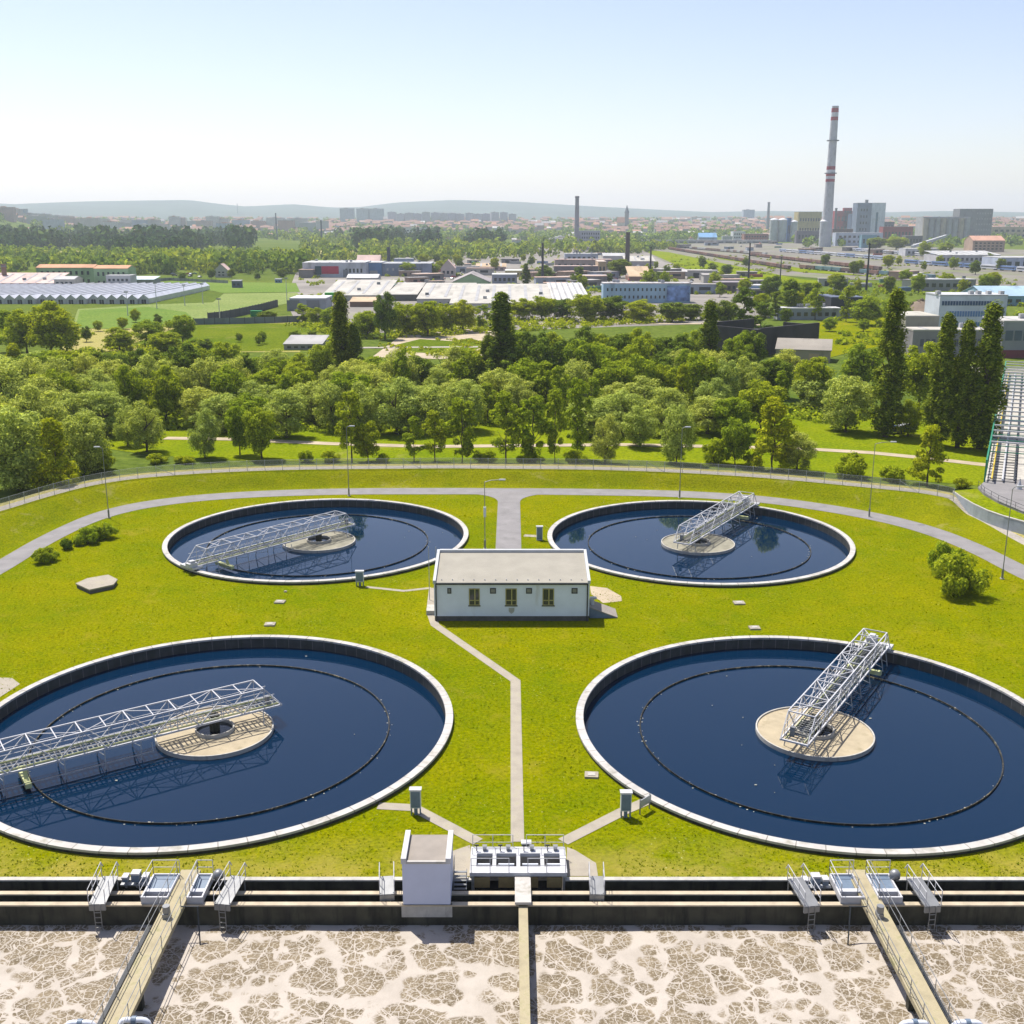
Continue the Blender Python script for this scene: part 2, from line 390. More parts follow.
def pxpoly(name, px, z, m):
    return poly(name,[gp(x,y,z) for x,y in px],z,m)
# ------------------------------------------------------------------ lawn with the openings of tanks and basin
TANKS=[(-25.85,142.4),(24.72,141.4),(-24.98,85.4),(25.39,85.2)]
zt_=.30; W1=gp(512,878.5,zt_).y
sx0=gp(469,886,.6).x; sx1=gp(568,886,.6).x; sy0=W1-.22; sy1=gp(512,846,.9).y
RT=20.0; BX0,BX1=-62.0,63.0; BYN=62.78
outer=[Vector((p.x,p.y)) for p in ring(foot,0)][::2]
pts=list(outer); edges=[(i,(i+1)%len(outer)) for i in range(len(outer))]
def loop(ps):
    k=len(pts); pts.extend([Vector(p) for p in ps]); n=len(ps)
    edges.extend([(k+i,k+(i+1)%n) for i in range(n)])
for cx,cy in TANKS: loop([(cx+(RT-.12)*math.cos(2*math.pi*i/160),cy+(RT-.12)*math.sin(2*math.pi*i/160)) for i in range(160)])
loop([(BX0,-30),(BX1,-30),(BX1,BYN),(sx1-.12,BYN),(sx1-.12,sy1-.12),(sx0+.12,sy1-.12),(sx0+.12,BYN),(BX0,BYN)])
vv,ee,ff,*_=delaunay_2d_cdt(pts,edges,[],1,1e-4)
b=MB(); b.v=[(v.x,v.y,0) for v in vv]
for f in ff:
    c=sum((vv[i] for i in f),Vector((0,0)))/len(f)
    if any((c.x-x)**2+(c.y-y)**2<(RT-.12)**2 for x,y in TANKS): continue
    if BX0<c.x<BX1 and -30<c.y<BYN: continue
    if sx0+.12<c.x<sx1-.12 and c.y<sy1-.12 and c.y>0: continue
    b.f.append(tuple(f)); b.m.append(0)
struct('lawn',b,M['lawn'])
def ring_part(rin,rout,z,a0,a1):
    b=MB(); m=(TH>=a0)&(TH<=a1)
    P=[p for p,k in zip(ring(rin,z),m) if k]; Q=[p for p,k in zip(ring(rout,z),m) if k]
    strip(b,P,Q,False); return b
struct('access_road',ring_part(rd-RW,rd+RW,.03,-2.9,2.9),M['asphalt'])
# junction and the spur to the service building
J0=gp(495,550); J1=gp(522,550)
jn=[]
yR=gp(508,491.8).y
xl,xr=gp(497,520).x,gp(520.5,520).x
arc=lambda cx,cy,r,a0,a1,n=8:[(cx+r*math.cos(R(a0+(a1-a0)*i/n)),cy+r*math.sin(R(a0+(a1-a0)*i/n))) for i in range(n+1)]
jn=[(xl,118.5),(xr,118.5)]+arc(xr+5,yR-RW-4.4,5,180,90)+arc(xl-5,yR-RW-4.4,5,90,0)
b=MB(); b.face([(x,y,.034) for x,y in jn]); struct('side_road',b,M['asphalt'])
def path(name, pxs, w, z=.026, m=None):
    P=[gp(*p) if len(p)==2 else Vector(p) for p in pxs]; L=[];Q=[]
    for i,p in enumerate(P):
        d0=(P[i]-P[i-1]).normalized() if i else (P[1]-P[0]).normalized()
        d1=(P[i+1]-P[i]).normalized() if i<len(P)-1 else d0
        n0=Vector((-d0.y,d0.x,0)); n1=Vector((-d1.y,d1.x,0)); n=(n0+n1).normalized(); k=w/2/max(.4,n.dot(n0))
        L.append(p+n*k); Q.append(p-n*k)
    b=MB(); strip(b,[Vector((p.x,p.y,z)) for p in L],[Vector((p.x,p.y,z)) for p in Q],False)
    b.f=[f[::-1] for f in b.f]
    return struct(name,b,m or M['slab'])
path('slab_path',[(517.5,842),(515.5,681),(435,625),(430.5,612),(433,588)],.92)
path('slab_path',[(478,842),(414,808),(378,806)],.95,.030)
path('slab_path',[(563,842),(622,812),(652,799)],.95,.030)
path('slab_path',[(431,588),(404,591),(366,587)],.6,.022)
path('slab_path',[(524,535.5),(541,536.5)],1.0,.022)
pxpoly('paving',[(-30,676),(12,678),(20,684),(0,697),(-30,706)],.026,M['slab'])
pxpoly('gravel_patch',[(590,586),(607,588),(621,596),(622,601),(603,603),(591,594)],.02,M['dirt'])
pxpoly('paving',[(452,851),(470,845),(474,876),(450,876)],.024,M['slab'])
pxpoly('paving',[(567,847),(575,850),(596,863),(598,876),(566,876)],.024,M['slab'])
# scattered tufts: real relief on the nearer lawn
def tufts(n):
    vs=[];cnt=0
    xs=rng.uniform(-62,62,n*3); ys=63+(rng.random(n*3)**1.3)*100
    ok=np.ones(len(xs),bool)
    for cx,cy in TANKS: ok&=(xs-cx)**2+(ys-cy)**2>(RT+.05)**2
    a=np.arctan2(xs-C.x,ys-C.y); rr=np.hypot(xs-C.x,ys-C.y)
    ok&=rr<ROAD(a)-RW-.2
    ok&=~((np.abs(xs)<9.6)&(ys>109)&(ys<118.5)); ok&=~((xs>xl-.2)&(xs<xr+.2)&(ys>118))
    ok&=~((np.abs(xs-.45)<.9)&(ys<96)); ok&=~((xs>-7)&(xs<7)&(ys<66.5))
    for P in (((478,842),(414,808)),((414,808),(378,806)),((563,842),(622,812)),((622,812),(652,799)),((515.5,681),(435,625)),((431,588),(366,587))):
        A,B=gp(*P[0]),gp(*P[1]); d=B-A; L=d.length; d/=L
        t=np.clip((xs-A.x)*d.x+(ys-A.y)*d.y,0,L); ok&=np.hypot(xs-A.x-t*d.x,ys-A.y-t*d.y)>.75
    dens=np.array([mnoise.noise(Vector((x*.35,y*.35,3))) for x,y in zip(xs,ys)])
    ok&=dens>rng.uniform(-.6,.35,len(xs))
    xs=xs[ok][:n]; ys=ys[ok][:n]; n=len(xs)
    s=rng.uniform(.05,.13,n)*(1+.6*(rng.random(n)<.06)); t=rng.uniform(0,2*np.pi,n)
    V=np.zeros((n,2,3,3))
    for k in range(2):
        tt=t+k*1.6; dx,dy=np.cos(tt)*s*.55,np.sin(tt)*s*.55
        V[:,k,0]=np.stack([xs-dx,ys-dy,np.full(n,-.01)],1); V[:,k,1]=np.stack([xs+dx,ys+dy,np.full(n,-.01)],1)
        V[:,k,2]=np.stack([xs+rng.normal(0,.06,n),ys+rng.normal(0,.06,n),s*rng.uniform(.5,1.0,n)],1)
    return np_mesh('grass',V.reshape(-1,3),3)
def np_mesh(name, V, k):
    V=np.ascontiguousarray(V,dtype=np.float32); nv=len(V); nf=nv//k
    me=bpy.data.meshes.new(name); me.vertices.add(nv); me.vertices.foreach_set('co',V.ravel())
    me.loops.add(nv); me.loops.foreach_set('vertex_index',np.arange(nv,dtype=np.int32))
    me.polygons.add(nf); me.polygons.foreach_set('loop_start',np.arange(0,nv,k,dtype=np.int32))
    try: me.polygons.foreach_set('loop_total',np.full(nf,k,dtype=np.int32))
    except Exception: pass
    me.update(calc_edges=True); return me
me=tufts(36000); me.materials.append(M['tuft'])
o=link('grass',me); tag(o,'tufts of yellow green grass over the lawn between the tanks','grass',kind='stuff')
# ------------------------------------------------------------------ settling tanks
def settling_tank(c, label, sludge, blue=None):
    t=thing('settling_tank',label,'settling tank',(c[0],c[1],0),0,'round settling tanks')
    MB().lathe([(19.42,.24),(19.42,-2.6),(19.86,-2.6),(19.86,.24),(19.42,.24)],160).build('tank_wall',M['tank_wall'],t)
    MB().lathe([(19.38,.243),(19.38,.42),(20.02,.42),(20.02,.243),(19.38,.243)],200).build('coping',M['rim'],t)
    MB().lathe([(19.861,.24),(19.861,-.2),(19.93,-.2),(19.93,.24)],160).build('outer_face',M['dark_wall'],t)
    # scum baffle: a thin ring on brackets round the inner basin
    b=MB(); b.lathe([(14.52,-1.1),(14.52,-.58),(14.59,-.57),(14.59,-1.1)],160)
    b.build('scum_baffle',M['baffle'],t)
    MB().lathe([(0,-.44),(1.5,-.44),(4.72,-.48),(4.72,-1.2),(0,-1.2)],96).build('sludge_disc',sludge,t)
    MB().lathe([(4.72,-.50),(4.72,-.36),(4.84,-.36),(4.84,-1.25)],96).build('disc_rim',M['concrete'],t)
    r_=MB().lathe([(1.5,-.44),(1.5,-.12),(1.62,-.12),(1.62,-.44)],48).build('inlet_ring',M['concrete'],t)
    MB().lathe([(0,-.40),(1.49,-.40)],32).build('inlet_water',M['darkwater'],r_)
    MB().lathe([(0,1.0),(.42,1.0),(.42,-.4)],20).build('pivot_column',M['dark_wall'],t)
    b=MB(); b.face([(19.4*math.cos(2*math.pi*i/120),19.4*math.sin(2*math.pi*i/120),0) for i in range(120)])
    w=b.build('water',M['water']); w.location=(c[0],c[1],-.72); w['kind']='structure'
    return t
settling_tank(TANKS[0],'far left round settling tank, its bridge reaching the near left rim beside the hedge bushes',M['grey_sludge'])
settling_tank(TANKS[1],'far right round settling tank, its bridge ending at the rim nearest the road',M['grey_sludge'])
settling_tank(TANKS[2],'near left round settling tank cut off by the left edge of the photo',M['sludge'])
settling_tank(TANKS[3],'near right round settling tank with a clean pale sludge disc in the middle',M['sludge'])
def bridge(c, inner_px, outer_px, label):
    """half bridge: turns about the tank's centre, its outer end rolling on the rim"""
    A=gp(*inner_px,1.0); B=gp(*outer_px,1.0); d=(B-A).normalized(); ang=math.atan2(d.y,d.x)
    t=thing('scraper_bridge',label,'bridge',(c[0],c[1],.62),ang,'scraper bridges on the settling tanks')
    x0,x1=-5.6,19.7; w=1.1; h=1.85; z=.25
    n=6; ptop=[x0+1.6+(x1-x0-3.2)*i/n for i in range(n+1)]; pbot=[x0]+[(ptop[i]+ptop[i+1])/2 for i in range(n)]+[x1]
    for s in (-1,1):
        b=MB(); y=s*w
        b.bar((x0,y,z),(x1,y,z),.12,.16); b.bar((ptop[0],y,z+h),(ptop[-1],y,z+h),.10,.11)
        for i,x in enumerate(ptop):
            b.bar((pbot[i],y,z),(x,y,z+h),.075); b.bar((x,y,z+h),(pbot[i+1],y,z),.075)
            b.bar((x,y,z),(x,y,z+h),.05)
        b.build('truss',M['wmetal'],t)
        b=MB(); yy=s*(w-.10)
        for zz in (.55,1.1): b.bar((x0+.6,yy,z+zz),(x1-.4,yy,z+zz),.042)
        for x in np.arange(x0+.7,x1-.4,2.2): b.bar((x,yy,z),(x,yy,z+1.1),.04)
        b.build('hand_rail',M['wmetal'],t)
    b=MB()
    for i,x in enumerate(ptop):
        b.bar((x,-w,z+h),(x,w,z+h),.09)
        if i<n: b.bar((x,-w if i%2 else w,z+h),(ptop[i+1],w if i%2 else -w,z+h),.06)
    for x in [(ptop[i]+ptop[i+1])/2 for i in range(n)]: b.bar((x,-w,z+h),(x,w,z+h),.08)
    b.build('top_bracing',M['wmetal'],t)
    for x in (x0+.08,x1-.08): MB().bar((x,-w+.065,z),(x,w-.065,z),.14,.14).build('end_beam',M['wmetal'],t)
    b=MB()
    for i in range(64):
        xa=x0+.1+(x1-x0-.2)*i/64; b.box(xa,xa+.12,-.72,.72,z+.02,z+.06)
    for y in (-.6,0,.6): b.box(x0+.1,x1-.1,y-.04,y+.04,z-.05,z+.017)
    b.build('deck',M['grating'],t)
    for s in (-1,1):
        MB().box(x0+.2,x1-.2,s*.76-.02,s*.76+.02,z+.0,z+.16).build('toe_board',M['ymetal'],t)
    # scraper arms going down into the water
    for x in (-3.9,6.4,9.2,12.2,16.6,18.2):
        b=MB()
        b.bar((x,-w,z),(x+.1,-w-.3,-1.6),.08); b.bar((x,w,z),(x+.1,w+.3,-1.6),.08); b.bar((x,-w,z-.05),(x,w,z-.05),.09)
        b.bar((x+.05,-w-.15,-.9),(x+.05,w+.15,-.2),.05)
        b.build('scraper_arm',M['gmetal'],t)
    b=MB(); b.bar((5.6,w+.45,-.75),(18.6,w+.45,-.75),.07); b.bar((5.6,w+.2,z-.3),(5.6,w+.45,-.75),.06); b.bar((18.6,w+.2,z-.3),(18.6,w+.45,-.75),.06)
    b.build('scum_blade',M['gmetal'],t)
    # scum trough that leads from the baffle under the deck
    b=MB(); b.box(14.8,15.25,-1.6,1.8,-1.05,-.66); b.bar((15,1.0,-.9),(15,.4,z),.3,.12); b.build('scum_trough',M['ymetal'],t)
    e=MB().box(18.9,20.3,-1.35,1.35,-.02,.24).build('end_carriage',M['wmetal'],t)
    for s in (-1,1):
        MB().tube([(19.55,s*1.15,.02),(19.85,s*1.15,.02)],.20,16).build('wheel',M['dmetal'],e)
    b=MB(); b.box(19.5,20.6,.25,1.1,.245,.75); b.box(19.65,20.3,.4,.95,.75,1.0); b.build('drive_unit',M['wmetal'],t)
    b=MB(); b.box(x0+.9,x0+1.2,.3,.65,z+.08,z+.8); b.box(x0+.87,x0+1.23,.27,.68,z+.803,z+.85); b.build('control_box',M['galv'],t)
    return t
bridge(TANKS[0],(353,527),(207,566),'white truss bridge of the far left tank lying towards its near left rim')
bridge(TANKS[1],(684,548),(757,503),'white truss bridge of the far right tank pointing away to the road')
bridge(TANKS[2],(281,701),(0,771),'white truss bridge crossing the near left tank to the left, lime toe boards showing')
bridge(TANKS[3],(799,751),(876,658),'white truss bridge of the near right tank pointing away to its far rim')
# flecks floating on the water
b=MB()
for c in TANKS:
    for i in range(9):
        a=random.uniform(0,2*math.pi); r_=random.uniform(6,18.8); s=random.choice([.03,.04,.05,.09])
        x,y=c[0]+r_*math.cos(a),c[1]+r_*math.sin(a)
        b.box(x-s,x+s,y-s*.6,y+s*.6,-.73,-.66)
    for i in range(60):
        a=random.gauss(random.choice([.3,2.6,3.9,5.3]),.5); r_=14.56+random.choice([-1,1])*random.uniform(.08,.3); s=random.choice([.03,.04,.06])
        x,y=c[0]+r_*math.cos(a),c[1]+r_*math.sin(a)
        b.box(x-s,x+s,y-s*.7,y+s*.7,-.73,-.69)
o=b.build('floating_debris',pmat('pale_flecks',(.42,.40,.33),.8,.4,3)); tag(o,'pale flecks of scum floating on the tank water','debris',kind='stuff')
# ------------------------------------------------------------------ aeration basins in the foreground
zt_=.30
def wall(name,label,x0,x1,y0,y1,ztop,zbot,top_m,face_m):
    t=thing(name,label,'wall',((x0+x1)/2,(y0+y1)/2,zbot))
    hx,hy=(x1-x0)/2,(y1-y0)/2
    MB().box(-hx,hx,-hy,hy,0,ztop-zbot-.10).build('wall_face',face_m,t)
    MB().box(-hx-.015,hx+.015,-hy-.03,hy+.03,ztop-zbot-.097,ztop-zbot).build('wall_cap',top_m,t)
    return t
W1=gp(512,878.5,zt_).y; W2=gp(512,892.5,zt_).y; W3=gp(512,903,zt_).y
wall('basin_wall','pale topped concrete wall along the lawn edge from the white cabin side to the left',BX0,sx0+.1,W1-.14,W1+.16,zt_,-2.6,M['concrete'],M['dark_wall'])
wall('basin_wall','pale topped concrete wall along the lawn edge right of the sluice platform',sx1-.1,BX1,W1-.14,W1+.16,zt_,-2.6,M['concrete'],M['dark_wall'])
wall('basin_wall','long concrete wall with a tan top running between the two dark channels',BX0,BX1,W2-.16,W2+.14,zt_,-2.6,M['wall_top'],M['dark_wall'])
wall('basin_wall','long concrete wall with a mossy, shade darkened face standing in the foam',BX0,BX1,W3-.2,W3+.1,zt_,-2.6,M['wall_top'],M['dark_wall'])
b=MB(); b.face([(BX0,W3,-1.5),(BX1,W3,-1.5),(BX1,W1,-1.5),(sx1-.1,W1,-1.5),(sx1-.1,sy1-.1,-1.5),(sx0+.1,sy1-.1,-1.5),(sx0+.1,W1,-1.5),(BX0,W1,-1.5)]); struct('channel_water',b,M['darkwater'])
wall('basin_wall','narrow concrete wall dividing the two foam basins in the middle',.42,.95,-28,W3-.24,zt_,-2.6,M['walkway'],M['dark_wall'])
nx,ny=220,150; b=MB()
for j in range(ny+1):
    for i in range(nx+1):
        x=BX0+(BX1-BX0)*i/nx; y=-28+(W3-.2+28)*j/ny
        b.v.append((x,y,-1.12+.05*mnoise.noise(Vector((x*.5,y*.5,0)))))
for j in range(ny):
    for i in range(nx):
        a=j*(nx+1)+i; b.f.append((a,a+1,a+nx+2,a+nx+1)); b.m.append(0)
struct('foam',b,M['foam'],True)
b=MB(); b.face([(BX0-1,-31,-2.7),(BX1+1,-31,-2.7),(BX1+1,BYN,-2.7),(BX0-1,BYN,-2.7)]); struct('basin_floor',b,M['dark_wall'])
def rail(b, P, Q, h=1.05, step=1.5, r=.045, mid=True):
    P=Vector(P);Q=Vector(Q); L=(Q-P).length; n=max(1,round(L/step))
    up=Vector((0,0,h))
    b.bar(P+up,Q+up,r,n=6)
    if mid: b.bar(P+up*.5,Q+up*.5,r*.8,n=6)
    for i in range(n+1):
        p=P.lerp(Q,i/n); b.bar(p,p+up,r,n=6)
    return b
def walkway(x, label, side):
    t=thing('basin_walkway',label,'walkway',(x,0,0))
    w=.62; y0,y1=-28.0,W1+.5; z=.62
    MB().box(-w,w,y0,y1,z-.3,z).build('deck',M['walkway'],t)
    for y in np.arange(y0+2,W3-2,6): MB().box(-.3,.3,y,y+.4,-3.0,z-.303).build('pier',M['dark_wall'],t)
    for s in (-1,1):
        b=MB(); xx=s*(w+.04)
        n=int((W3-1-y0)/2.0)
        rail(b,(xx,y0,z-.05),(xx,W1-.2,z-.05),1.1,1.9,.05); b.build('hand_rail',M['galv'],t)
    # drain pipe trough alongside
    b=MB(); xx=-side*1.35
    b.bar((xx,y0,-.55),(xx,W3-1.3,-.55),.22,.3)
    for y in np.arange(y0,W3-1.5,3): b.bar((xx,y,-.55),(-side*w,y,.35),.06)
    b.build('air_pipe',M['dmetal'],t)
    b=MB(); b.box(-.25,.12,W3-2.1,W3-1.6,z,z+.3); b.tube([(-.05,W3-1.85,z+.3),(-.05,W3-1.85,z+.75)],.22,12); b.build('motor',M['galv'],t)
    b=MB(); b.bar((side*w,W3-1.2,z+.25),(side*(w+1.1),W3-1.2,z+.25),.06); b.bar((side*(w+1.0),W3-1.2,z+.25),(side*(w+1.3),W3-2.2,-1.2),.08); b.bar((side*(w+1.3),W3-2.2,-1.2),(side*(w+.5),W3-3.8,-1.15),.08)
    b.build('scum_arm',M['dmetal'],t)
    return t
XL,XR=-20.65,22.1
walkway(XL,'mossy concrete walkway with railings over the foam in the left basin',1)
walkway(XR,'mossy concrete walkway with railings over the foam in the right basin',-1)
def hoop(px,py,label,s=1):
    p=gp(px,py,.9); t=thing('pipe_hoop',label,'pipe',(p.x,p.y,-1.1),0,'white pipe hoops at the walkways')
    pts=[(-.75,0,0),(-.75,0,1.6)]+[(-.75+.35*(1-math.cos(R(a))),0,1.6+.35*math.sin(R(a))) for a in (30,60,90)]+[(.4+.35*math.sin(R(a)),0,1.6+.35*math.cos(R(a))) for a in (0,30,60,90)]+[(.75,0,.9),(.75,0,0)]
    MB().tube(pts,.15,12).build('pipe',M['pipe'],t,True)
    MB().tube([(-.12,0,1.95),(.12,0,1.95)],.2,12).build('flange',M['bluegrey'],t)
    return t
hoop(80,1022,'white pipe hoop left of the left walkway, cut by the bottom edge')
hoop(134,1019,'white pipe hoop between the left walkway and its dark shadow')
hoop(915,1022,'white pipe hoop on the foam side left of the right walkway')
hoop(968,1022,'white pipe hoop right of the right walkway, cut by the bottom edge')
def gangway(px0,py0,px1,py1,w,label):
    """short ramp with railings from the lawn over the channels"""
    A=gp(px0,py0,.95); B=gp(px1,py1,.7); d=B-A; L=d.length; ang=math.atan2(d.y,d.x)
    t=thing('gangway',label,'gangway',(A.x,A.y,0),ang,'steel gangways over the channels')
    k=.25/L
    MB().raw_box(L,w,.95,.7).build('deck',M['galv'],t)
    for s in (-1,1):
        b=MB(); rail(b,(0,s*w/2,.95),(L,s*w/2,.7),1.0,.9,.05); b.bar((0,s*w/2,1.95),(-.3,s*w/2,1.5),.05); b.build('hand_rail',M['wmetal'],t)
    b=MB()
    for x in (.1,L-.1):
        for s in (-1,1): b.bar((x,s*(w/2-.05),.28 if x>1 else 0),(x,s*(w/2-.05),.75),.07)
    b.build('leg',M['galv'],t)
    b=MB(); b.box(L-.1,L+.02,-w/2,w/2,.25,.64)
    for i in range(4): b.bar((L+.06,-.2,-.9+i*.35),(L+.06,.2,-.9+i*.35),.04)
    b.bar((L+.06,-.2,-1.1),(L+.06,-.2,.7),.04); b.bar((L+.06,.2,-1.1),(L+.06,.2,.7),.04)
    b.build('ladder',M['galv'],t)
    return t
def raw_box(self,L,w,za,zb):
    vs=[(0,-w/2,za-.08),(L,-w/2,zb-.08),(L,w/2,zb-.08),(0,w/2,za-.08),(0,-w/2,za),(L,-w/2,zb),(L,w/2,zb),(0,w/2,za)]
    self.raw(vs,[(3,2,1,0),(4,5,6,7),(0,1,5,4),(1,2,6,5),(2,3,7,6),(3,0,4,7)]); return self
MB.raw_box=raw_box
gangway(110,876,97,904,1.0,'slanting steel gangway at the far left, first left of the left walkway')
gangway(238,876,222,904,1.0,'slanting steel gangway right of the left walkway, near the grey mushroom vent')
gangway(795,878,812,906,1.0,'slanting steel gangway left of the right walkway beside the motor boxes')
gangway(914,878,933,906,1.0,'slanting steel gangway at the right, right of the right walkway')
gangway(387,876,387,894,.9,'short straight steel gangway left of the white cabin')
gangway(596,876,597,894,.9,'short straight steel gangway right of the sluice platform')
def side_gate(px0,px1,label):
    y0=gp(512,898,.7).y; y1=gp(512,874,.7).y; A=gp(px0,886,.7); B=gp(px1,886,.7); w=(B.x-A.x)/2
    t=thing('weir_gate',label,'weir gate',((A.x+B.x)/2,y0,.3),0,'weir gates beside the walkways')
    D=y1-y0
    b=MB(); b.box(-w,w,0,.12,0,.45); b.box(-w,-w+.1,.12,D,0,.45); b.box(w-.1,w,.12,D,0,.45); b.box(-w+.1,w-.1,D-.1,D,0,.45); b.build('frame',M['wmetal'],t)
    b=MB(); b.box(-w+.1,w-.1,.65,.98,.1,.42); b.build('cross_beam',M['wmetal'],t)
    b=MB(); b.face([(-w+.1,.98,.15),(w-.1,.98,.15),(w-.1,D-.1,.36),(-w+.1,D-.1,.36)]); b.build('gate_plate',M['bluegrey'],t)
    b=MB(); rail(b,(-w,D,.4),(w,D,.4),1.0,2.0,.05); rail(b,(-w,0,.4),(-w,D,.4),1.0,1.2,.05); b.build('hand_rail',M['wmetal'],t)
    b=MB()
    for i in range(3): b.bar((-w+.1,.15+.2*i,.1),(w-.1,.15+.2*i,.1),.06)
    b.build('grating',M['galv'],t)
side_gate(147,174,'white weir gate with a dark plate just left of the left walkway head')
side_gate(192,208,'white weir gate with a dark plate just right of the left walkway head')
side_gate(835,859,'white weir gate with a dark plate just left of the right walkway head')
side_gate(872,896,'white weir gate with a dark plate just right of the right walkway head')
def motor_box(px,py,label,s=1.0):
    p=gp(px,py,0.2); t=thing('motor_unit',label,'motor',(p.x,p.y,-.1),0)
    b=MB()
    for k,(x,h,w) in enumerate(((-.68,.75,.16),(0,1.0,.26),(.6,.8,.18))):
        b.box(x-w,x+w,-.25,.25,.5,h)
    b.build('housing',M['bluegrey'],t)
    b=MB()
    for x,h,w in ((-.68,.75,.19),(0,1.0,.28),(.6,.8,.2)): b.box(x-w,x+w,-.27,.27,h+.002,h+.12)
    b.build('cap',M['wmetal'],t)
    b=MB()
    for x in (-.68,0,.6): b.bar((x,0,-.0),(x,0,.5),.14)
    b.box(-1.0,1.0,-.2,.2,.2,.3); b.build('stand',M['gmetal'],t)
motor_box(137,883,'row of three capped motor boxes on a stand left of the left walkway')
motor_box(815,886,'row of three capped motor boxes on a stand left of the right walkway')
for px,py,lab in ((219,884,'grey mushroom vent on a post beside the left walkway'),(894,884,'grey mushroom vent on a post beside the right walkway')):
    p=gp(px,py,.3); t=thing('mushroom_vent',lab,'vent',(p.x,p.y,.0))
    MB().tube([(0,0,-.2),(0,0,.75)],.11,10).build('post',M['dmetal'],t)
    MB().lathe([(0,1.3),(.2,1.27),(.33,1.1),(.33,.78),(.12,.75),(0,.75)],20).build('hood',M['galv'],t,True)
# white cabin on the channel walls
c0=gp(403,905,.3); c1=gp(450.5,905,.3); cw=(c1.x-c0.x)/2; ztop=zat(862,c0.y)
t=thing('cabin','small white cabin with a brown flat roof standing over the basin channels','cabin',((c0.x+c1.x)/2,W3-.16,0))
cd=3.15; H_=ztop
MB().box(-cw,cw,0,cd,.302,H_-.14).build('wall',M['cabwall'],t)
MB().box(-cw-.1,cw+.1,-.06,.16,-.55,.30).build('plinth',M['concrete'],t)
rf=MB().box(-cw+.28,cw-.28,.12,cd-.02,H_-.138,H_-.05).build('roof',M['tarroof'],t)
b=MB(); b.box(-cw-.06,-cw+.26,-.06,cd+.06,H_-.137,H_+.24); b.build('parapet',M['wmetal'],t)
b=MB(); b.box(cw-.26,cw+.06,-.06,cd+.06,H_-.137,H_+.24); b.build('parapet',M['wmetal'],t)
MB().box(-cw+.262,cw-.262,-.05,.1,H_-.137,H_+.02).build('eave_trim',M['coping'],t)
# sluice platform
t=thing('sluice_platform','white sluice platform with four gate openings and spindles at the end of the path','sluice',((sx0+sx1)/2,sy0,0)); hw=(sx1-sx0)/2; D=sy1-sy0; zp=.85
fr=MB(); 
o0,o1=D*.24,D*.74
fr.box(-hw,hw,0,o0,zp-.25,zp); fr.box(-hw,hw,o1,D,zp-.25,zp)
cw_=2*hw/4
for i in range(5):
    x=-hw+i*cw_; g=.25 if i in(0,4) else .12
    xa,xb=(x,x+g*1.6) if i==0 else ((x-g*1.6,x) if i==4 else (x-g,x+g))
    fr.box(xa,xb,o0+.002,o1-.002,zp-.25,zp-.003)
fr.build('platform',M['wmetal'],t)
b=MB(); b.box(-hw,-hw+.25,.3,D-.05,-1.5,zp-.253); b.box(hw-.25,hw,.3,D-.05,-1.5,zp-.253); b.box(-hw+.25,hw-.25,D-.3,D-.05,-1.5,zp-.253)
b.build('side_wall',M['coping'],t)
for i in range(4):
    x=-hw+(i+.5)*cw_
    b=MB(); b.box(x-cw_*.32,x+cw_*.32,.35,.47,-.45,.25); b.build('gate_leaf',pmat('tan_gate_%d'%i,(.42,.30,.13),.7,.2,2),t)
    b=MB(); b.box(x-cw_*.33,x+cw_*.33,(o0+o1)/2-.06,(o0+o1)/2+.06,zp-.6,zp-.3); b.box(x-cw_*.33,x+cw_*.33,o0+.2,o0+.3,zp-.7,zp-.35); b.build('gate_beam',M['pipe'],t)
    b=MB(); b.tube([(x-.4,D-.5,zp),(x-.4,D-.5,zp+.42)],.035,8); b.tube([(x-.55,D-.5,zp+.42),(x-.25,D-.5,zp+.42)],.055,8); b.build('spindle',M['dmetal'],t)
    b=MB(); b.box(x-.0,x+.24,D-.52,D-.28,zp+.0,zp+.28); b.box(x-.03,x+.27,D-.55,D-.25,zp+.282,zp+.33); b.build('actuator',M['galv'],t)
b=MB(); rail(b,(-hw+.1,D-.9,zp),(hw-.1,D-.9,zp),.45,1.5,.04,False); b.build('inner_rail',M['wmetal'],t)
b=MB(); rail(b,(-hw+.1,D+.05,zp-.25),(-.35,D+.05,zp-.25),1.1,1.5,.05); b.build('hand_rail',M['wmetal'],t)
b=MB(); rail(b,(.55,D+.05,zp-.25),(hw-.1,D+.05,zp-.25),1.1,1.5,.05); b.build('hand_rail',M['wmetal'],t)
b=MB(); rail(b,(-hw+.1,.06,zp),(-.6,.06,zp),1.0,1.5,.05); b.build('hand_rail',M['wmetal'],t)
b=MB(); rail(b,(.6,.06,zp),(hw-.1,.06,zp),1.0,1.5,.05); b.build('hand_rail',M['wmetal'],t)
b=MB()
for i in range(5): b.box(-hw-1.0,-hw-.2,-.25+.22*i-.4,-.05+.22*i-.4,.05+.16*i,.09+.16*i)
b.bar((-hw-1.0,-.6,.0),(-hw-1.0,.6,.75),.05); b.bar((-hw-.2,-.6,.0),(-hw-.2,.6,.75),.05); rail(b,(-hw-1.0,-.5,.1),(-hw-1.0,.6,.75),1.0,1.1,.04)
b.build('step',M['galv'],t)
p=gp(523,838,.4); t=thing('junction_box','pale junction box on the slab path behind the sluice platform','box',(p.x+.2,sy1+.35,0))
b=MB(); b.box(-.3,.3,-.2,.2,.1,.95); b.build('cabinet',M['galv'],t); MB().box(-.34,.34,-.24,.24,.952,1.02).build('lid',M['wmetal'],t); MB().box(-.25,.25,-.15,.15,0.02,.1).build('foot',M['concrete'],t)
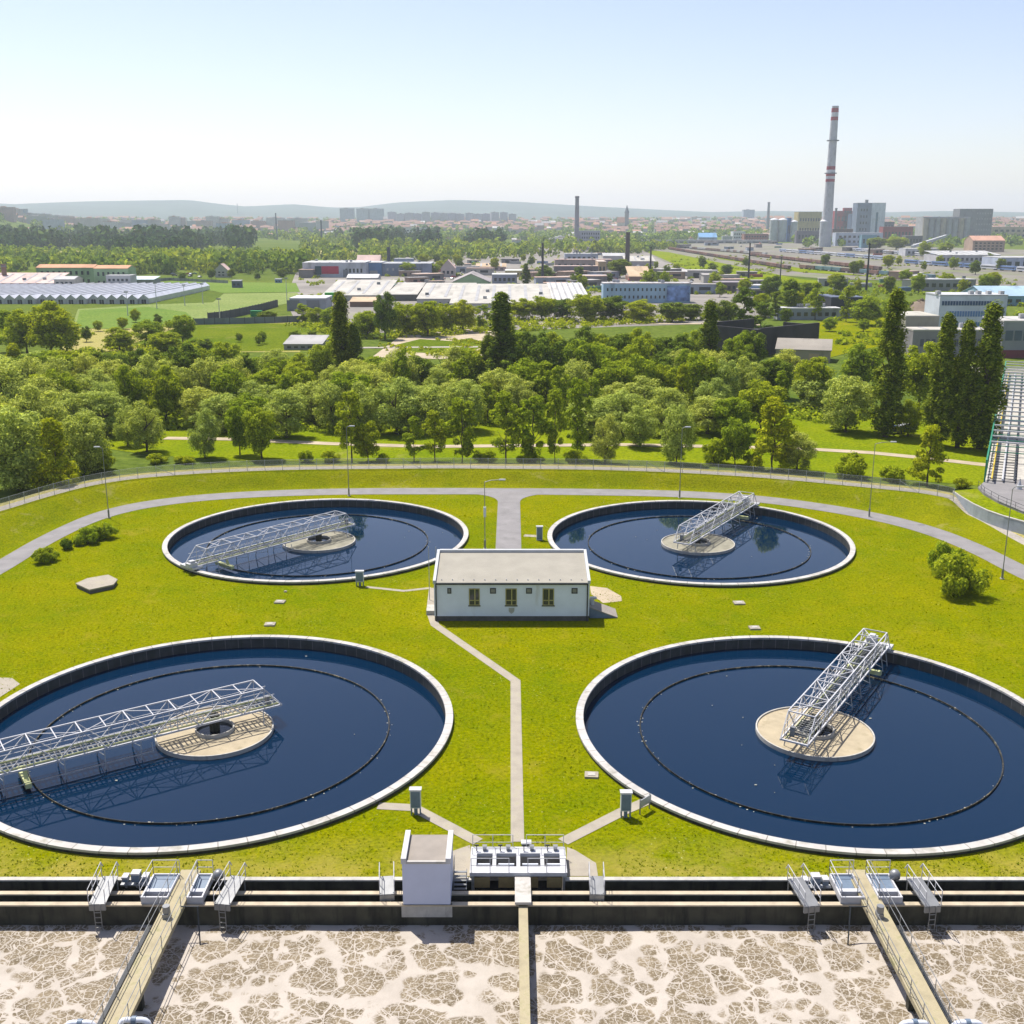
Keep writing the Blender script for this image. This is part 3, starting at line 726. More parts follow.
t=thing('footbridge','narrow pale footbridge from the sluice platform over the channels to the dividing wall','footbridge',(.68,W3-.3,0))
MB().box(-.5,.5,-.1,W1-W3+.0,.45,.62).build('deck',M['coping'],t)
b=MB(); 
for y in (W2-W3+.1,): b.box(-.4,.4,y,y+.3,.305,.447)
b.build('bearing',M['concrete'],t)
# ------------------------------------------------------------------ service building
by=gp(512,621).y; bx0=gp(434.5,621).x; bx1=gp(589,621).x
t=thing('service_building','long white service building with three small windows between the four tanks','building',((bx0+bx1)/2,by,0))
hw=(bx1-bx0)/2; bd=7.2; he=zat(583,by); hb=he+1.15
b=MB(); b.raw([(-hw,0,.55),(hw,0,.55),(hw,bd,.55),(-hw,bd,.55),(-hw,0,he),(hw,0,he),(hw,bd,hb),(-hw,bd,hb)],[(0,3,2,1),(4,5,6,7),(0,1,5,4),(1,2,6,5),(2,3,7,6),(3,0,4,7)])
wl=b.build('wall',M['wwall'],t)
MB().box(-hw+.04,hw-.04,.04,bd-.04,-.3,.548).build('plinth',M['plinth'],t)
def slope_slab(x0,x1,y0,y1,o,th):
    z=lambda y: he+(hb-he)*y/bd
    b=MB(); b.raw([(x0,y0,z(y0)+o),(x1,y0,z(y0)+o),(x1,y1,z(y1)+o),(x0,y1,z(y1)+o),(x0,y0,z(y0)+o+th),(x1,y0,z(y0)+o+th),(x1,y1,z(y1)+o+th),(x0,y1,z(y1)+o+th)],[(0,3,2,1),(4,5,6,7),(0,1,5,4),(1,2,6,5),(2,3,7,6),(3,0,4,7)]); return b
rf=slope_slab(-hw+.22,hw-.22,-.18,bd-.22,.003,.12).build('roof',M['roofgrey'],t)
b=MB()
for i in range(14): 
    x=-hw+.8+i*(2*hw-1.6)/13; b.box(x-.05,x+.05,.35,.45,he+.16,he+.3)
b.build('snow_guard',M['gmetal'],rf)
slope_slab(-hw-.08,-hw+.217,-.2,bd+.06,.004,.36).build('gable_parapet',M['parapet'],t)
slope_slab(hw-.217,hw+.08,-.2,bd+.06,.004,.36).build('gable_parapet',M['parapet'],t)
slope_slab(-hw+.219,hw-.219,bd-.216,bd+.06,.004,.40).build('rear_parapet',M['parapet'],t)
MB().box(-hw+.219,hw-.219,-.28,-.183,he-.12,he+.03).build('gutter',M['dmetal'],t)
for x in (-hw+.22,hw-.22): MB().tube([(x,-.1,he-.05),(x,-.1,.05)],.07,8).build('downpipe',M['dmetal'],t)
def bpx(px,py):          # point of the front wall
    return (px-512)*mpp(by,zat(py,by))-(bx0+bx1)/2, zat(py,by)
for px0,px1 in ((468.8,479.8),(505.4,516.8),(542.6,554)):
    x0,z1=bpx(px0,588.4); x1,z0=bpx(px1,605.3)
    b=MB(); 
    b.box(x0,x0+.09,-.05,.0,z0,z1); b.box(x1-.09,x1,-.05,0,z0,z1); b.box(x0+.09,x1-.09,-.05,0,z0,z0+.09); b.box(x0+.09,x1-.09,-.05,0,z1-.09,z1)
    xm=(x0+x1)/2+.06; b.box(xm-.06,xm+.06,-.045,0,z0+.09,z1-.09); zz=z0+(z1-z0)*.3; b.box(x0+.09,xm-.06,-.042,0,zz-.05,zz+.05); b.box(xm+.06,x1-.09,-.042,0,zz-.05,zz+.05)
    f=b.build('window',M['yframe'],t)
    MB().box(x0+.09,x1-.09,-.018,-.003,z0+.09,z1-.09).build('pane',M['glass'],f)
    MB().box(x0-.08,x1+.08,-.14,-.002,z0-.08,z0-.003).build('sill',M['dmetal'],f)
for px0,px1 in ((447.3,451.4),(490,496),(526,532),(571.6,577.5)):
    x0,z1=bpx(px0,588); x1,z0=bpx(px1,593.5)
    b=MB(); b.box(x0,x0+.1,-.06,0,z0,z1); b.box(x1-.1,x1,-.06,0,z0,z1); b.box(x0+.1,x1-.1,-.06,0,z0,z0+.1); b.box(x0+.1,x1-.1,-.06,0,z1-.1,z1)
    f=b.build('vent',M['dmetal'],t); MB().box(x0+.1,x1-.1,-.02,-.003,z0+.1,z1-.1).build('vent_plate',M['galv'],f)
x,z=bpx(511.5,610.5)
b=MB(); o=[(-.3,.3),(.3,.3),(.3,0),(.22,-.18),(0,-.36),(-.22,-.18),(-.3,0)]
b.raw([(x+a,-.04,z+c) for a,c in o]+[(x+a,-.003,z+c) for a,c in o],[tuple(range(7))]+[(i,7+i,7+(i+1)%7,(i+1)%7) for i in range(7)])
b.build('wall_emblem',M['gmetal'],t)
MB().box(-hw-.06,-hw-.003,2.2,3.4,.55,2.8).build('door',M['gmetal'],t)
MB().box(-hw-1.0,-hw-.05,1.8,3.8,.02,.5).build('doorstep',M['concrete'],t)
p=gp(441,556,0); b=MB()
for dx in (-.7,.1): b.bar((-hw-.3+dx,bd-.5,0),(-hw-.3+dx,bd-.5,6.2),.07)
b.build('vent_mast',M['gmetal'],t)
# loading ramp on the right side
t=thing('ramp','dark sided concrete ramp against the right end of the white service building','ramp',(bx1+.12,by+.9,0))
b=MB(); b.raw([(0,0,0),(2.9,0,0),(0,0,1.15),(0,2.6,0),(2.9,2.6,0),(0,2.6,1.15)],[(0,1,2),(3,5,4),(0,2,5,3),(0,3,4,1)]); b.build('ramp_body',M['bluegrey'],t)
b=MB(); b.raw([(-.02,-.06,1.16),(3.0,-.06,.0),(3.0,2.66,.0),(-.02,2.66,1.16),(-.02,-.06,1.26),(3.0,-.06,.10),(3.0,2.66,.10),(-.02,2.66,1.26)],[(0,3,2,1),(4,5,6,7),(0,1,5,4),(1,2,6,5),(2,3,7,6),(3,0,4,7)]); b.build('ramp_slab',M['tarroof'],t)
b=MB(); b.tube([(.35,1.2,1.1),(.35,1.2,1.75)],.22,12); b.box(.1,.8,1.0,1.4,1.75,1.95); b.build('pump_head',M['wmetal'],t)
# ------------------------------------------------------------------ cabinets, slabs, lamps
def cabinet(px,py,label,h=1.55,w=.55,face=1,legs=True):
    p=gp(px,py); t=thing('control_cabinet',label,'cabinet',(p.x,p.y,0),0,'control cabinets at the tanks')
    z0=.55 if legs else .05
    b=MB(); b.box(-w/2,w/2,-.2,.2,z0,h+.25); b.build('body',M['pipe'],t)
    MB().box(-w/2-.06,w/2+.06,-.27,.27,h+.253,h+.33).build('lid',M['wmetal'],t)
    MB().box(-w/2+.05,w/2-.05,-.235,-.203,z0+.08,h+.15).build('door',M['bluegrey'],t)
    b=MB()
    if legs:
        for x in (-w/2+.06,w/2-.06):
            for y in (-.14,.14): b.bar((x,y,-.05),(x,y,z0-.003),.08)
        b.box(-.12,.12,-.1,.1,0,z0-.003)
    else: b.box(-w/2,w/2,-.22,.22,-.1,.047)
    b.build('stand',M['bluegrey'],t); return t
cabinet(416,814,'pale control cabinet on legs beside the path at the near left tank',1.7,.75)
cabinet(625.5,817,'pale control cabinet on legs beside the path at the near right tank',1.7,.75)
cabinet(360,586,'pale control cabinet at the near rim of the far left tank',1.55,.9)
cabinet(539.5,540,'grey control cabinet by the side road at the far right tank',1.6,.8,legs=False)
p0,p1=gp(640,815),gp(650.5,808.5)
d=(p1-p0); t=thing('notice_board','grey board on two posts standing at the rim of the near right tank','board',(p0.x,p0.y,0),math.atan2(d.y,d.x)); L=d.length
MB().box(0,L,-.03,.03,.55,1.15).build('panel',M['gmetal'],t)
b=MB(); b.bar((.06,.06,-.1),(.06,.06,1.2),.07); b.bar((L-.06,.06,-.1),(L-.06,.06,1.2),.07); b.build('post',M['galv'],t)
def manhole(px,py,label,s=.5,h=.16):
    p=gp(px,py); t=thing('manhole_slab',label,'manhole',(p.x,p.y,0),random.uniform(-.1,.1),'manhole slabs in the lawn')
    MB().box(-s,s,-s*.85,s*.85,-.1,h).build('slab',M['slab'],t)
    b=MB(); b.box(-s*.55,s*.55,-s*.5,s*.5,h+.003,h+.04); b.build('lid',M['concrete'],t)
manhole(280,602.5,'small concrete manhole slab between the two left tanks, the rear one',.55)
manhole(270,625,'small concrete manhole slab touching the far rim of the near left tank',.55)
manhole(285.5,592,'tiny pale stone in the lawn by the far left tank',.16,.12)
manhole(739,603.5,'small concrete manhole slab between the two right tanks, the rear one',.6)
manhole(754.5,628.5,'small concrete manhole slab touching the far rim of the near right tank',.55)
manhole(591.5,776,'pale square manhole slab beside the left rim of the near right tank',.52)
p=gp(96,590); t=thing('chamber_cover','low six sided concrete chamber cover in the left lawn','cover',(p.x,p.y,0))
o=[gp(*q) for q in ((77,588),(88,583),(108,579.5),(117,584),(113,589),(90,594))]; o=[((q.x-p.x),(q.y-p.y)) for q in o][::-1]
MB().prism(o,-.1,.40).build('base',M['plinth'],t); MB().prism([(x*1.05,y*1.05) for x,y in o],.402,.55).build('lid',M['slab'],t)
def lamp(px,py,ptop,label,arm=0.0,z=0.0,box=None,tilt=0):
    p=gp(px,py,z); h=zat(ptop,p.y)-z
    t=thing('street_lamp',label,'street lamp',(p.x,p.y,z),0,'lamp posts along the road')
    MB().tube([(0,0,-.1),(0,0,1.25),(0,0,1.27),(0,0,h)],[.13,.13,.058,.04],10).build('pole',M['galv'],t)
    MB().box(-.2,.2,-.2,.2,.003,.12).build('footing',M['concrete'],t)
    a=arm if arm else .5
    b=MB(); b.tube([(0,0,h-.02),(a*.4,0,h+.22),(a,0,h+.3)],.045,8); b.build('arm',M['galv'],t)
    s=1 if a>0 else -1
    b=MB(); b.box(a-s*.05 if s>0 else a-.75,a+.75 if s>0 else a+.05,-.13,.13,h+.22,h+.38); b.build('lamp_head',M['wmetal'],t)
    if box: MB().box(-.16,.16,-.17,.17,box,box+1.3).build('switch_box',M['pipe'],t)
lamp(109,518,449,'grey lamp post at the road bend left of the far left tank',-.4)
lamp(349,496,428,'thin grey lamp post behind the far left tank')
lamp(485,549,482,'grey lamp post with a long arm behind the white service building',1.9,box=4.3)
lamp(679.5,498,429,'thin grey lamp post behind the far right tank')
lamp(869,517,444,'grey lamp post between the road and the far right tank at its right',2.2)
lamp(1002,579,489,'grey lamp post at the right beside the big round bush')
# ------------------------------------------------------------------ chain link fence on the bank's crest
def fence_mesh_mat():
    m=bpy.data.materials.new('chain_link'); m.use_nodes=True; nt=m.node_tree; b=nt.nodes['Principled BSDF']
    b.inputs['Base Color'].default_value=(.36,.34,.31,1); b.inputs['Roughness'].default_value=.6
    tc=N(nt,'ShaderNodeTexCoord'); sp=N(nt,'ShaderNodeSeparateXYZ'); nt.links.new(tc.outputs['UV'],sp.inputs[0])
    def M_(op,a,v):
        n=N(nt,'ShaderNodeMath',operation=op); nt.links.new(a,n.inputs[0])
        if hasattr(v,'links'): nt.links.new(v,n.inputs[1])
        else: n.inputs[1].default_value=v
        return n.outputs[0]
    w=[]
    for op in ('ADD','SUBTRACT'):
        s=M_(op,sp.outputs[0],sp.outputs[1]); w.append(M_('LESS_THAN',M_('FRACT',M_('MULTIPLY',s,12.0),0.0),.17))
    nt.links.new(M_('MAXIMUM',w[0],w[1]),b.inputs['Alpha']); return m
M['chain']=fence_mesh_mat()
ths=[a for a in np.linspace(-1.35,1.02,1600)]
fp=[Vector((C.x+float(CREST(a))*math.sin(a),C.y+float(CREST(a))*math.cos(a),2.0)) for a in ths]
cl=[max(float(CREST(a)),float(ROAD(a))+RW+3.5) for a in ths]
fp=[Vector((C.x+r*math.sin(a),C.y+r*math.cos(a),2.0)) for a,r in zip(ths,cl)]
wall_px=954
fp=[p for p in fp if 512+FOC*p.x/(p.y*math.cos(PITCH)+39*math.sin(PITCH))<wall_px]
t=thing('chain_link_fence','long chain link fence on thin posts along the crest of the grass bank','fence',fp[len(fp)//2])
o_=fp[len(fp)//2]
acc=0;posts=[fp[0]]
for i in range(1,len(fp)):
    acc+=(fp[i]-fp[i-1]).length
    if acc>=2.72: posts.append(fp[i]); acc=0
n0=max(0,len(posts)-98); posts=posts[n0:]
pmb=MB().bar((0,0,-.2),(0,0,1.75),.085,n=6)
for i,p in enumerate(posts):
    if i==0: po=pmb.build('post',M['gmetal'],t); me=po.data
    else: po=link('post',me,t)
    po.location=p-o_
b=MB()
for zz in (.1,.9,1.68):
    for i in range(len(posts)-1): b.bar(posts[i]-o_+Vector((0,.03,zz)),posts[i+1]-o_+Vector((0,.03,zz)),.03)
b.build('tension_wire',M['gmetal'],t)
me=bpy.data.meshes.new('wire_mesh'); vs=[];fs=[];uv=[];s_=0
for i,p in enumerate(posts):
    if i: s_+=(posts[i]-posts[i-1]).length
    vs+=[p-o_+Vector((0,0,.05)),p-o_+Vector((0,0,1.66))]; uv.append(s_)
for i in range(len(posts)-1): fs.append((2*i,2*i+2,2*i+3,2*i+1))
me.from_pydata([tuple(v) for v in vs],[],fs); ul=me.uv_layers.new()
for pl in me.polygons:
    for li in pl.loop_indices:
        vi=me.loops[li].vertex_index; ul.data[li].uv=(uv[vi//2],.05 if vi%2==0 else 1.66)
me.materials.append(M['chain']); link('wire_mesh',me,t)
b=MB()
for k in (6,14,30,44,58,72,84):
    if k<len(posts)-1:
        b.bar(posts[k]-o_+Vector((0,0,1.5)),posts[k+1]-o_,.06)
b.build('brace',M['gmetal'],t)
# retaining wall and abutment at the right
t=thing('retaining_wall','curved concrete retaining wall where the fence ends at the right','wall',gp(955,497,1.2))
o_=gp(955,497,1.2)
W=[gp(*q,2.35) for q in ((953,491),(962,497),(974,504),(988,510.5),(1004,516),(1024,521.5),(1060,531),(1110,545))]
b=MB(); fa=[p-o_ for p in W]; bk=[p-o_+Vector((.15,.45,0)) for p in W]
for i in range(len(W)-1):
    for q0,q1,z0,z1 in ((fa[i],fa[i+1],-2.6,-.12),): b.face([q0+Vector((0,0,z0)),q1+Vector((0,0,z0)),q1+Vector((0,0,z1)),q0+Vector((0,0,z1))])
b.face([fa[0]+Vector((0,0,-2.6)),fa[0]+Vector((0,0,-.12)),bk[0]+Vector((0,0,-.12)),bk[0]+Vector((0,0,-2.6))])
b.build('wall_face',pmat('blue_grey_wall',(.30,.33,.36),.8,.2,.8),t)
b=MB()
for i in range(len(W)-1):
    u=Vector((0,-.06,0)); a,c,e,f=fa[i]+u,fa[i+1]+u,bk[i+1],bk[i]; dz=Vector((0,0,-.117))
    b.raw([a+dz,c+dz,e+dz,f+dz,a,c,e,f],[(0,3,2,1),(4,5,6,7),(0,1,5,4),(2,3,7,6),(3,0,4,7),(1,2,6,5)])
b.build('coping',M['coping'],t)
b=MB(); b.face([Vector((p.x,p.y,2.28)) for p in [q+o_ for q in bk]]+[gp(1110,480,2.28),gp(985,488,2.28),gp(962,490,2.28)]); struct('dry_grass_strip',b,M['meadow'])
b=MB(); P=[(978,487),(984,493),(998,501),(1024,512),(1110,530),(1110,478),(986,480)]
b.prism([(gp(x,y,2.6).x,gp(x,y,2.6).y) for x,y in P],.5,2.6); struct('abutment_pavement',b,M['asphalt'])
t=thing('railing','low dark railing along the curved edge of the bridge abutment','railing',gp(990,496,2.6)); o_=gp(990,496,2.6); b=MB()
Q=[gp(x,y,2.6)-o_ for x,y in ((978,487),(984,493.4),(998,501.4),(1024,512.4),(1080,524))]
for i in range(4): rail(b,Q[i],Q[i+1],.9,2.2,.06)
b.build('rail',M['dmetal'],t)
# green pipe bridge
A=gp(985,482,2.6); d=(gp(1005,374,2.6)-A); L=min(d.length,150); ang=math.atan2(d.y,d.x)
t=thing('pipe_bridge','long bridge with green portal frames and coloured pipes at the right edge','bridge',A,ang)
wd=11.0; M['green']=pmat('green_painted_steel',(.03,.22,.13),.5,.2,1); 
MB().box(0,L,-wd,0,-.5,-.02).build('deck',M['concrete'],t)
n=24
for i in range(n+1):
    x=L*i/n; s=1 if i>5 else .0
    b=MB(); b.bar((x,.1,-.3),(x,.1,3.2),.22)
    if i<=2: MB().bar((x,-wd+.1,-.3),(x,-wd+.1,3.2),.22).build('post',M['green'],t)
    else:
        MB().bar((x,-wd+.1,-.3),(x,-wd+.1,3.2),.22).build('post',M['green'],t)
        MB().bar((x,0,3.25),(x,-wd,3.25),.34,.22).build('portal_beam',M['wmetal'],t); MB().bar((x,0,1.6),(x,-wd,1.6),.14).build('portal_beam',M['green'],t)
    b.build('post',M['green'],t)
b=MB(); b.bar((0,.1,3.3),(L,.1,3.3),.22); b.bar((0,.1,1.0),(L,.1,1.0),.14)
for i in range(n): b.bar((L*i/n,.1,.9),(L*(i+1)/n,.1,3.2) if i%2 else (L*(i+1)/n,.1,2.2),.12)
b.build('side_truss',M['green'],t)
for y,mm,r_,z in ((-.9,pmat('yellow_pipe',(.62,.45,.06),.5,.1,1),.14,.5),(-6.6,pmat('orange_pipe',(.55,.22,.08),.5,.1,1),.18,.9),(-2.4,M['wmetal'],.16,.45),(-4.0,M['dmetal'],.12,.5),(-7.6,M['wmetal'],.15,.6)):
    MB().tube([(0.5,y,z),(L,y,z)],r_,8).build('pipe',mm,t)
b=MB()
for i in range(12): b.bar((L*.01+i*2.2,-.2,-.0),(L*.01+i*2.2,-4.4,.03),.12); b.bar((L*.01+i*2.2,-4.3,.0),(L*.01+i*2.2,-4.3,1.3),.1)
b.build('walk_grating',M['dmetal'],t)
p=gp(1019,489,2.6); t=thing('marker_post','white conical marker on the abutment at the end of the orange pipe','marker',p)
MB().lathe([(0,1.3),(.12,1.25),(.4,.1),(.4,0),(0,0)],14).build('cone',M['wmetal'],t); MB().lathe([(.02,1.6),(.1,1.5),(.1,1.3),(.0,1.3)],10).build('tip',M['gmetal'],t)
# meadow outside: tracks and fields
def px_band(name, pxs, w0, z, m): return path(name,pxs,w0,z,m)
pxpoly('meadow',[(-250,505),(-60,470),(60,452),(110,449),(150,455),(250,461),(400,461),(512,460),(650,461),(760,468),(960,484),(1100,497),(1100,430),(950,418),(820,405),(700,420),(400,420),(150,425),(-200,430)],.05,M['meadow'])
path('dirt_track',[(165,438.5),(230,439.5),(330,444),(430,447),(520,446),(620,445),(720,447),(800,449),(870,453),(930,459),(1000,467),(1100,478)],2.7,.10,M['dirt'])
pxpoly('meadow',[(60,352),(200,352),(300,352),(310,322),(190,322),(80,318)],.05,M['dry'])
pxpoly('field',[(130,345),(200,352),(330,350),(340,323),(188,324),(170,330)],.09,M['rough_field'])
pxpoly('pitch',[(72,327),(78,309),(150,304.5),(222,302),(300,301),(190,322),(120,329)],.12,M['pale_pitch'])
pxpoly('pitch',[(75,328),(80,310),(148,307),(186,312),(195,320),(120,329)],.16,M['pitch'])
pxpoly('pitch',[(212,303),(224,293.5),(297,292.5),(306,302)],.16,M['pale_pitch'])
pxpoly('pitch',[(130,285.5),(170,281),(225,282),(296,283),(300,292),(222,293),(214,291)],.16,M['pitch'])
pxpoly('meadow',[(815,362),(818,322),(842,319),(890,317),(885,345),(850,352)],.08,M['lawn'])
pxpoly('yard',[(300,330),(285,300),(300,262),(420,256),(560,245),(660,246),(760,262),(770,318),(700,324),(520,330),(450,322),(380,333)],.05,M['yard'])
pxpoly('dirt_lot',[(372,357),(395,340),(410,326),(470,326),(500,328),(503,336),(492,355),(440,359)],.10,M['dirt'])
pxpoly('field',[(395,345),(420,339),(452,341),(470,338),(490,344),(470,352),(430,353),(405,352)],.13,M['rough_field'])
pxpoly('field',[(410,333),(440,330.5),(462,332),(455,336),(425,337)],.13,M['dry'])
path('dirt_track',[(360,348),(430,347.5),(495,347)],4,.14,M['gravel'])
path('dirt_track',[(500,324.5),(600,323.5),(700,324),(760,325)],5,.14,M['dirt'])
pxpoly('railway_ground',[(640,248),(700,243),(800,243),(1100,252),(1100,292),(935,281),(830,279),(740,272),(665,262)],.22,pmat('rail_ballast',(.17,.155,.13),.95,.35,.02,0,stain=((.16,.18,.07),.015,.5,(1,1,1))))
pxpoly('meadow',[(640,249),(668,252),(800,279),(850,283),(770,283),(700,275)],.35,M['meadow'])
pxpoly('meadow',[(690,250),(730,256),(800,268),(880,277),(800,272),(720,259)],.35,M['meadow'])
pxpoly('dirt_lot',[(880,274),(935,273),(1100,281),(1100,291),(960,284)],.10,M['dirt'])
pxpoly('field',[(290,253),(305,249),(345,249),(400,252),(380,255),(300,256)],.08,M['dry'])
pxpoly('field',[(30,253),(80,250),(88,253),(60,257)],.08,M['dry'])
pxpoly('paving',[(1024,375),(1024,368),(955,366),(955,371)],.1,M['slab'])
# ------------------------------------------------------------------ trees
def quads(P, Nn, s, asp=.6):
    n=len(P); Nn=Nn/np.linalg.norm(Nn,axis=1,keepdims=True)
    r=rng.normal(size=(n,3)); u=np.cross(Nn,r); u/=np.linalg.norm(u,axis=1,keepdims=True)+1e-9; v=np.cross(Nn,u)
    u=u*s[:,None]; v=v*(s*asp)[:,None]
    bend=Nn*(s*.25)[:,None]
    return np.stack([P-u,P-v*.9-bend,P+u,P+v*.9-bend],1).reshape(-1,3)
def crown(kind, seed):
    g=np.random.default_rng(seed); cl=[]                    # clumps: centre, radius
    def inside(n, c, rad, bias=.42):
        d=g.normal(size=(n,3)); d/=np.linalg.norm(d,axis=1,keepdims=True); q=g.random(n)**bias
        return np.array(c)+d*q[:,None]*np.array(rad)
    if kind=='round':
        c=inside(66,(0,0,6.3),(3.6,3.6,4.9),.36); r=g.uniform(.95,1.7,66); per,ls=150,.25
    elif kind=='willow':
        c=inside(72,(0,0,5.6),(3.7,3.7,5.0),.33); r=g.uniform(.85,1.65,72); per,ls=165,.19
    elif kind=='airy':
        z=g.uniform(1.6,11.6,46); w=2.5*np.sin(np.clip((z-.4)/12,0,1)*np.pi)**.8; a=g.uniform(0,6.28,46); q=np.sqrt(g.random(46))
        c=np.stack([w*q*np.cos(a),w*q*np.sin(a),z],1); r=g.uniform(.5,1.0,46); per,ls=105,.22
    elif kind=='poplar':
        z=g.uniform(.9,23.9,190); w=2.6*np.clip(z/7,.25,1)**.6*np.clip(1-z/25.2,.01,1)**.7; a=g.uniform(0,6.28,190); q=g.random(190)**.62
        c=np.stack([w*q*np.cos(a),w*q*np.sin(a),z],1); r=g.uniform(.5,.95,190); per,ls=90,.2
    elif kind=='cone':
        z=g.uniform(.8,11.5,70); w=3.6*(1-z/12.2)+.25; a=g.uniform(0,6.28,70); q=g.random(70)**.45
        c=np.stack([w*q*np.cos(a),w*q*np.sin(a),z],1); r=g.uniform(.5,1.15,70); per,ls=105,.22
    else:
        c=inside(34,(0,0,1.1),(1.9,1.9,1.0)); c[:,2]=np.abs(c[:,2]); r=g.uniform(.4,.75,34); per,ls=150,.13
    P=[];Nn=[];S=[]
    for ci,ri in zip(c,r):
        d=g.normal(size=(per,3)); d[:,2]+=.35; d/=np.linalg.norm(d,axis=1,keepdims=True)
        q=ri*(.55+.5*g.random(per))
        st=np.array([1,1,1.9]) if kind=='poplar' else np.array([1,1,.85])
        P.append(ci+d*q[:,None]*st); Nn.append(d*1.2+g.normal(size=(per,3))*.32+np.array([0,0,.2])); S.append(ls*g.uniform(.6,1.35,per))
    P=np.concatenate(P); Nn=np.concatenate(Nn); S=np.concatenate(S)
    P[:,2]=np.maximum(P[:,2],.12 if kind=='bush' else .6)
    return np_mesh('crown_'+kind,quads(P,Nn,S),4)
def trunk(kind, seed):
    r=random.Random(seed); b=MB()
    H_,R_={'round':(9,.30),'willow':(8,.34),'airy':(11,.16),'poplar':(21,.38),'cone':(11,.2),'bush':(1.2,.09)}[kind]
    pts=[Vector((r.uniform(-.15,.15)*i,r.uniform(-.15,.15)*i,H_*i/5-.15)) for i in range(6)]
    if kind in('poplar','bush'): pts=[Vector((p.x*.3,p.y*.3,p.z)) for p in pts]
    b.tube(pts,[R_*(1-.16*i) for i in range(6)],8)
    nl={'round':7,'willow':7,'airy':6,'poplar':8,'cone':5,'bush':5}[kind]
    for k in range(nl):
        a=k*2.4+r.random(); z=H_*r.uniform(.22,.7) if kind!='bush' else .05; i=min(4,int(z/H_*5)); p=pts[i].lerp(pts[i+1],z/H_*5-i)
        L={'round':3.0,'willow':3.0,'airy':1.6,'poplar':1.3,'cone':1.8,'bush':1.3}[kind]
        q=p+Vector((math.cos(a)*L*.6,math.sin(a)*L*.6,L*(.55 if kind!='poplar' else 1.6))); e=q+Vector((math.cos(a)*L*.35,math.sin(a)*L*.35,L*.6))
        b.tube([p,q,e],[R_*.42,R_*.26,R_*.1],6)
    me=bpy.data.meshes.new('trunk_'+kind); me.from_pydata([tuple(v) for v in b.v],[],b.f); me.materials.append(M['bark']); return me
DIM={'round':(12.2,9.4),'willow':(12,9.6),'airy':(12.6,5.6),'poplar':(25.2,4.4),'cone':(12.3,7.2),'bush':(2.5,4.6)}
LEAF={'round':'leaf_round','willow':'leaf_willow','airy':'leaf_round','poplar':'leaf_poplar','cone':'leaf_bright','bush':'leaf_bright'}
NAME={'round':'broadleaf_tree','willow':'willow_tree','airy':'slender_tree','poplar':'poplar_tree','cone':'conical_tree','bush':'bush'}
CR={};TR={}
for k in DIM:
    CR[k]=[crown(k,10*i+len(k)) for i in range(3)]; TR[k]=[trunk(k,i) for i in range(3)]
CRL={}
def crown_mat(kind,i,mat):
    key=(kind,i,mat)
    if key not in CRL:
        me=CR[kind][i].copy(); me.materials.clear(); me.materials.append(M[mat]); CRL[key]=me
    return CRL[key]
ntree=0
def tree_at(kind, x, y, h, w, label, group=None, mat=None, z=0.0, cat=None):
    global ntree; ntree+=1
    i=random.randrange(3); H_,W_=DIM[kind]
    t=thing(NAME[kind],label,cat or ('bush' if kind=='bush' else 'tree'),(x,y,z),random.uniform(0,6.28),group)
    s=w/W_; t.scale=(s*random.uniform(.92,1.08),s*random.uniform(.92,1.08),h/H_)
    link('trunk',TR[kind][i],t); link('crown',crown_mat(kind,i,mat or LEAF[kind]),t)
    return t
def tree(kind, px, yb, yt, pw, label, group=None, mat=None, z=0.0):
    if kind=='bush': pw*=1.3
    if kind=='poplar': pw*=1.08 if px>800 else 1.2
    p=gp(px,yb,z); h=zat(yt,p.y)-z; w=pw*mpp(p.y,h*.5)
    # the crown's lower rim hides the true foot a little
    return tree_at(kind,p.x,p.y,max(h,.5),w,label,group,mat,z)
T=tree
# bushes inside the works
T('bush',47,562,545,24,'low clipped bush at the left end of the hedge row beside the road',mat='leaf_round')
T('bush',68,549,536,13,'small upright dark bush in the middle of the hedge row',mat='leaf_dark')
T('bush',78,546,537,8,'tiny sprig of a bush in the hedge row next to the small dark one',mat='leaf_round')
T('bush',88,543,527,20,'mid sized bush of the hedge row below the lamp post',mat='leaf_round')
T('bush',103,538,520,24,'bush at the right end of the hedge row nearest the lamp post',mat='leaf_round')
T('bush',946,576,543,34,'light green round bush at the right, the rear half of the big clump',mat='leaf_round')
T('bush',957,594,552,48,'big dark round bush standing alone on the right lawn',mat='leaf_round')
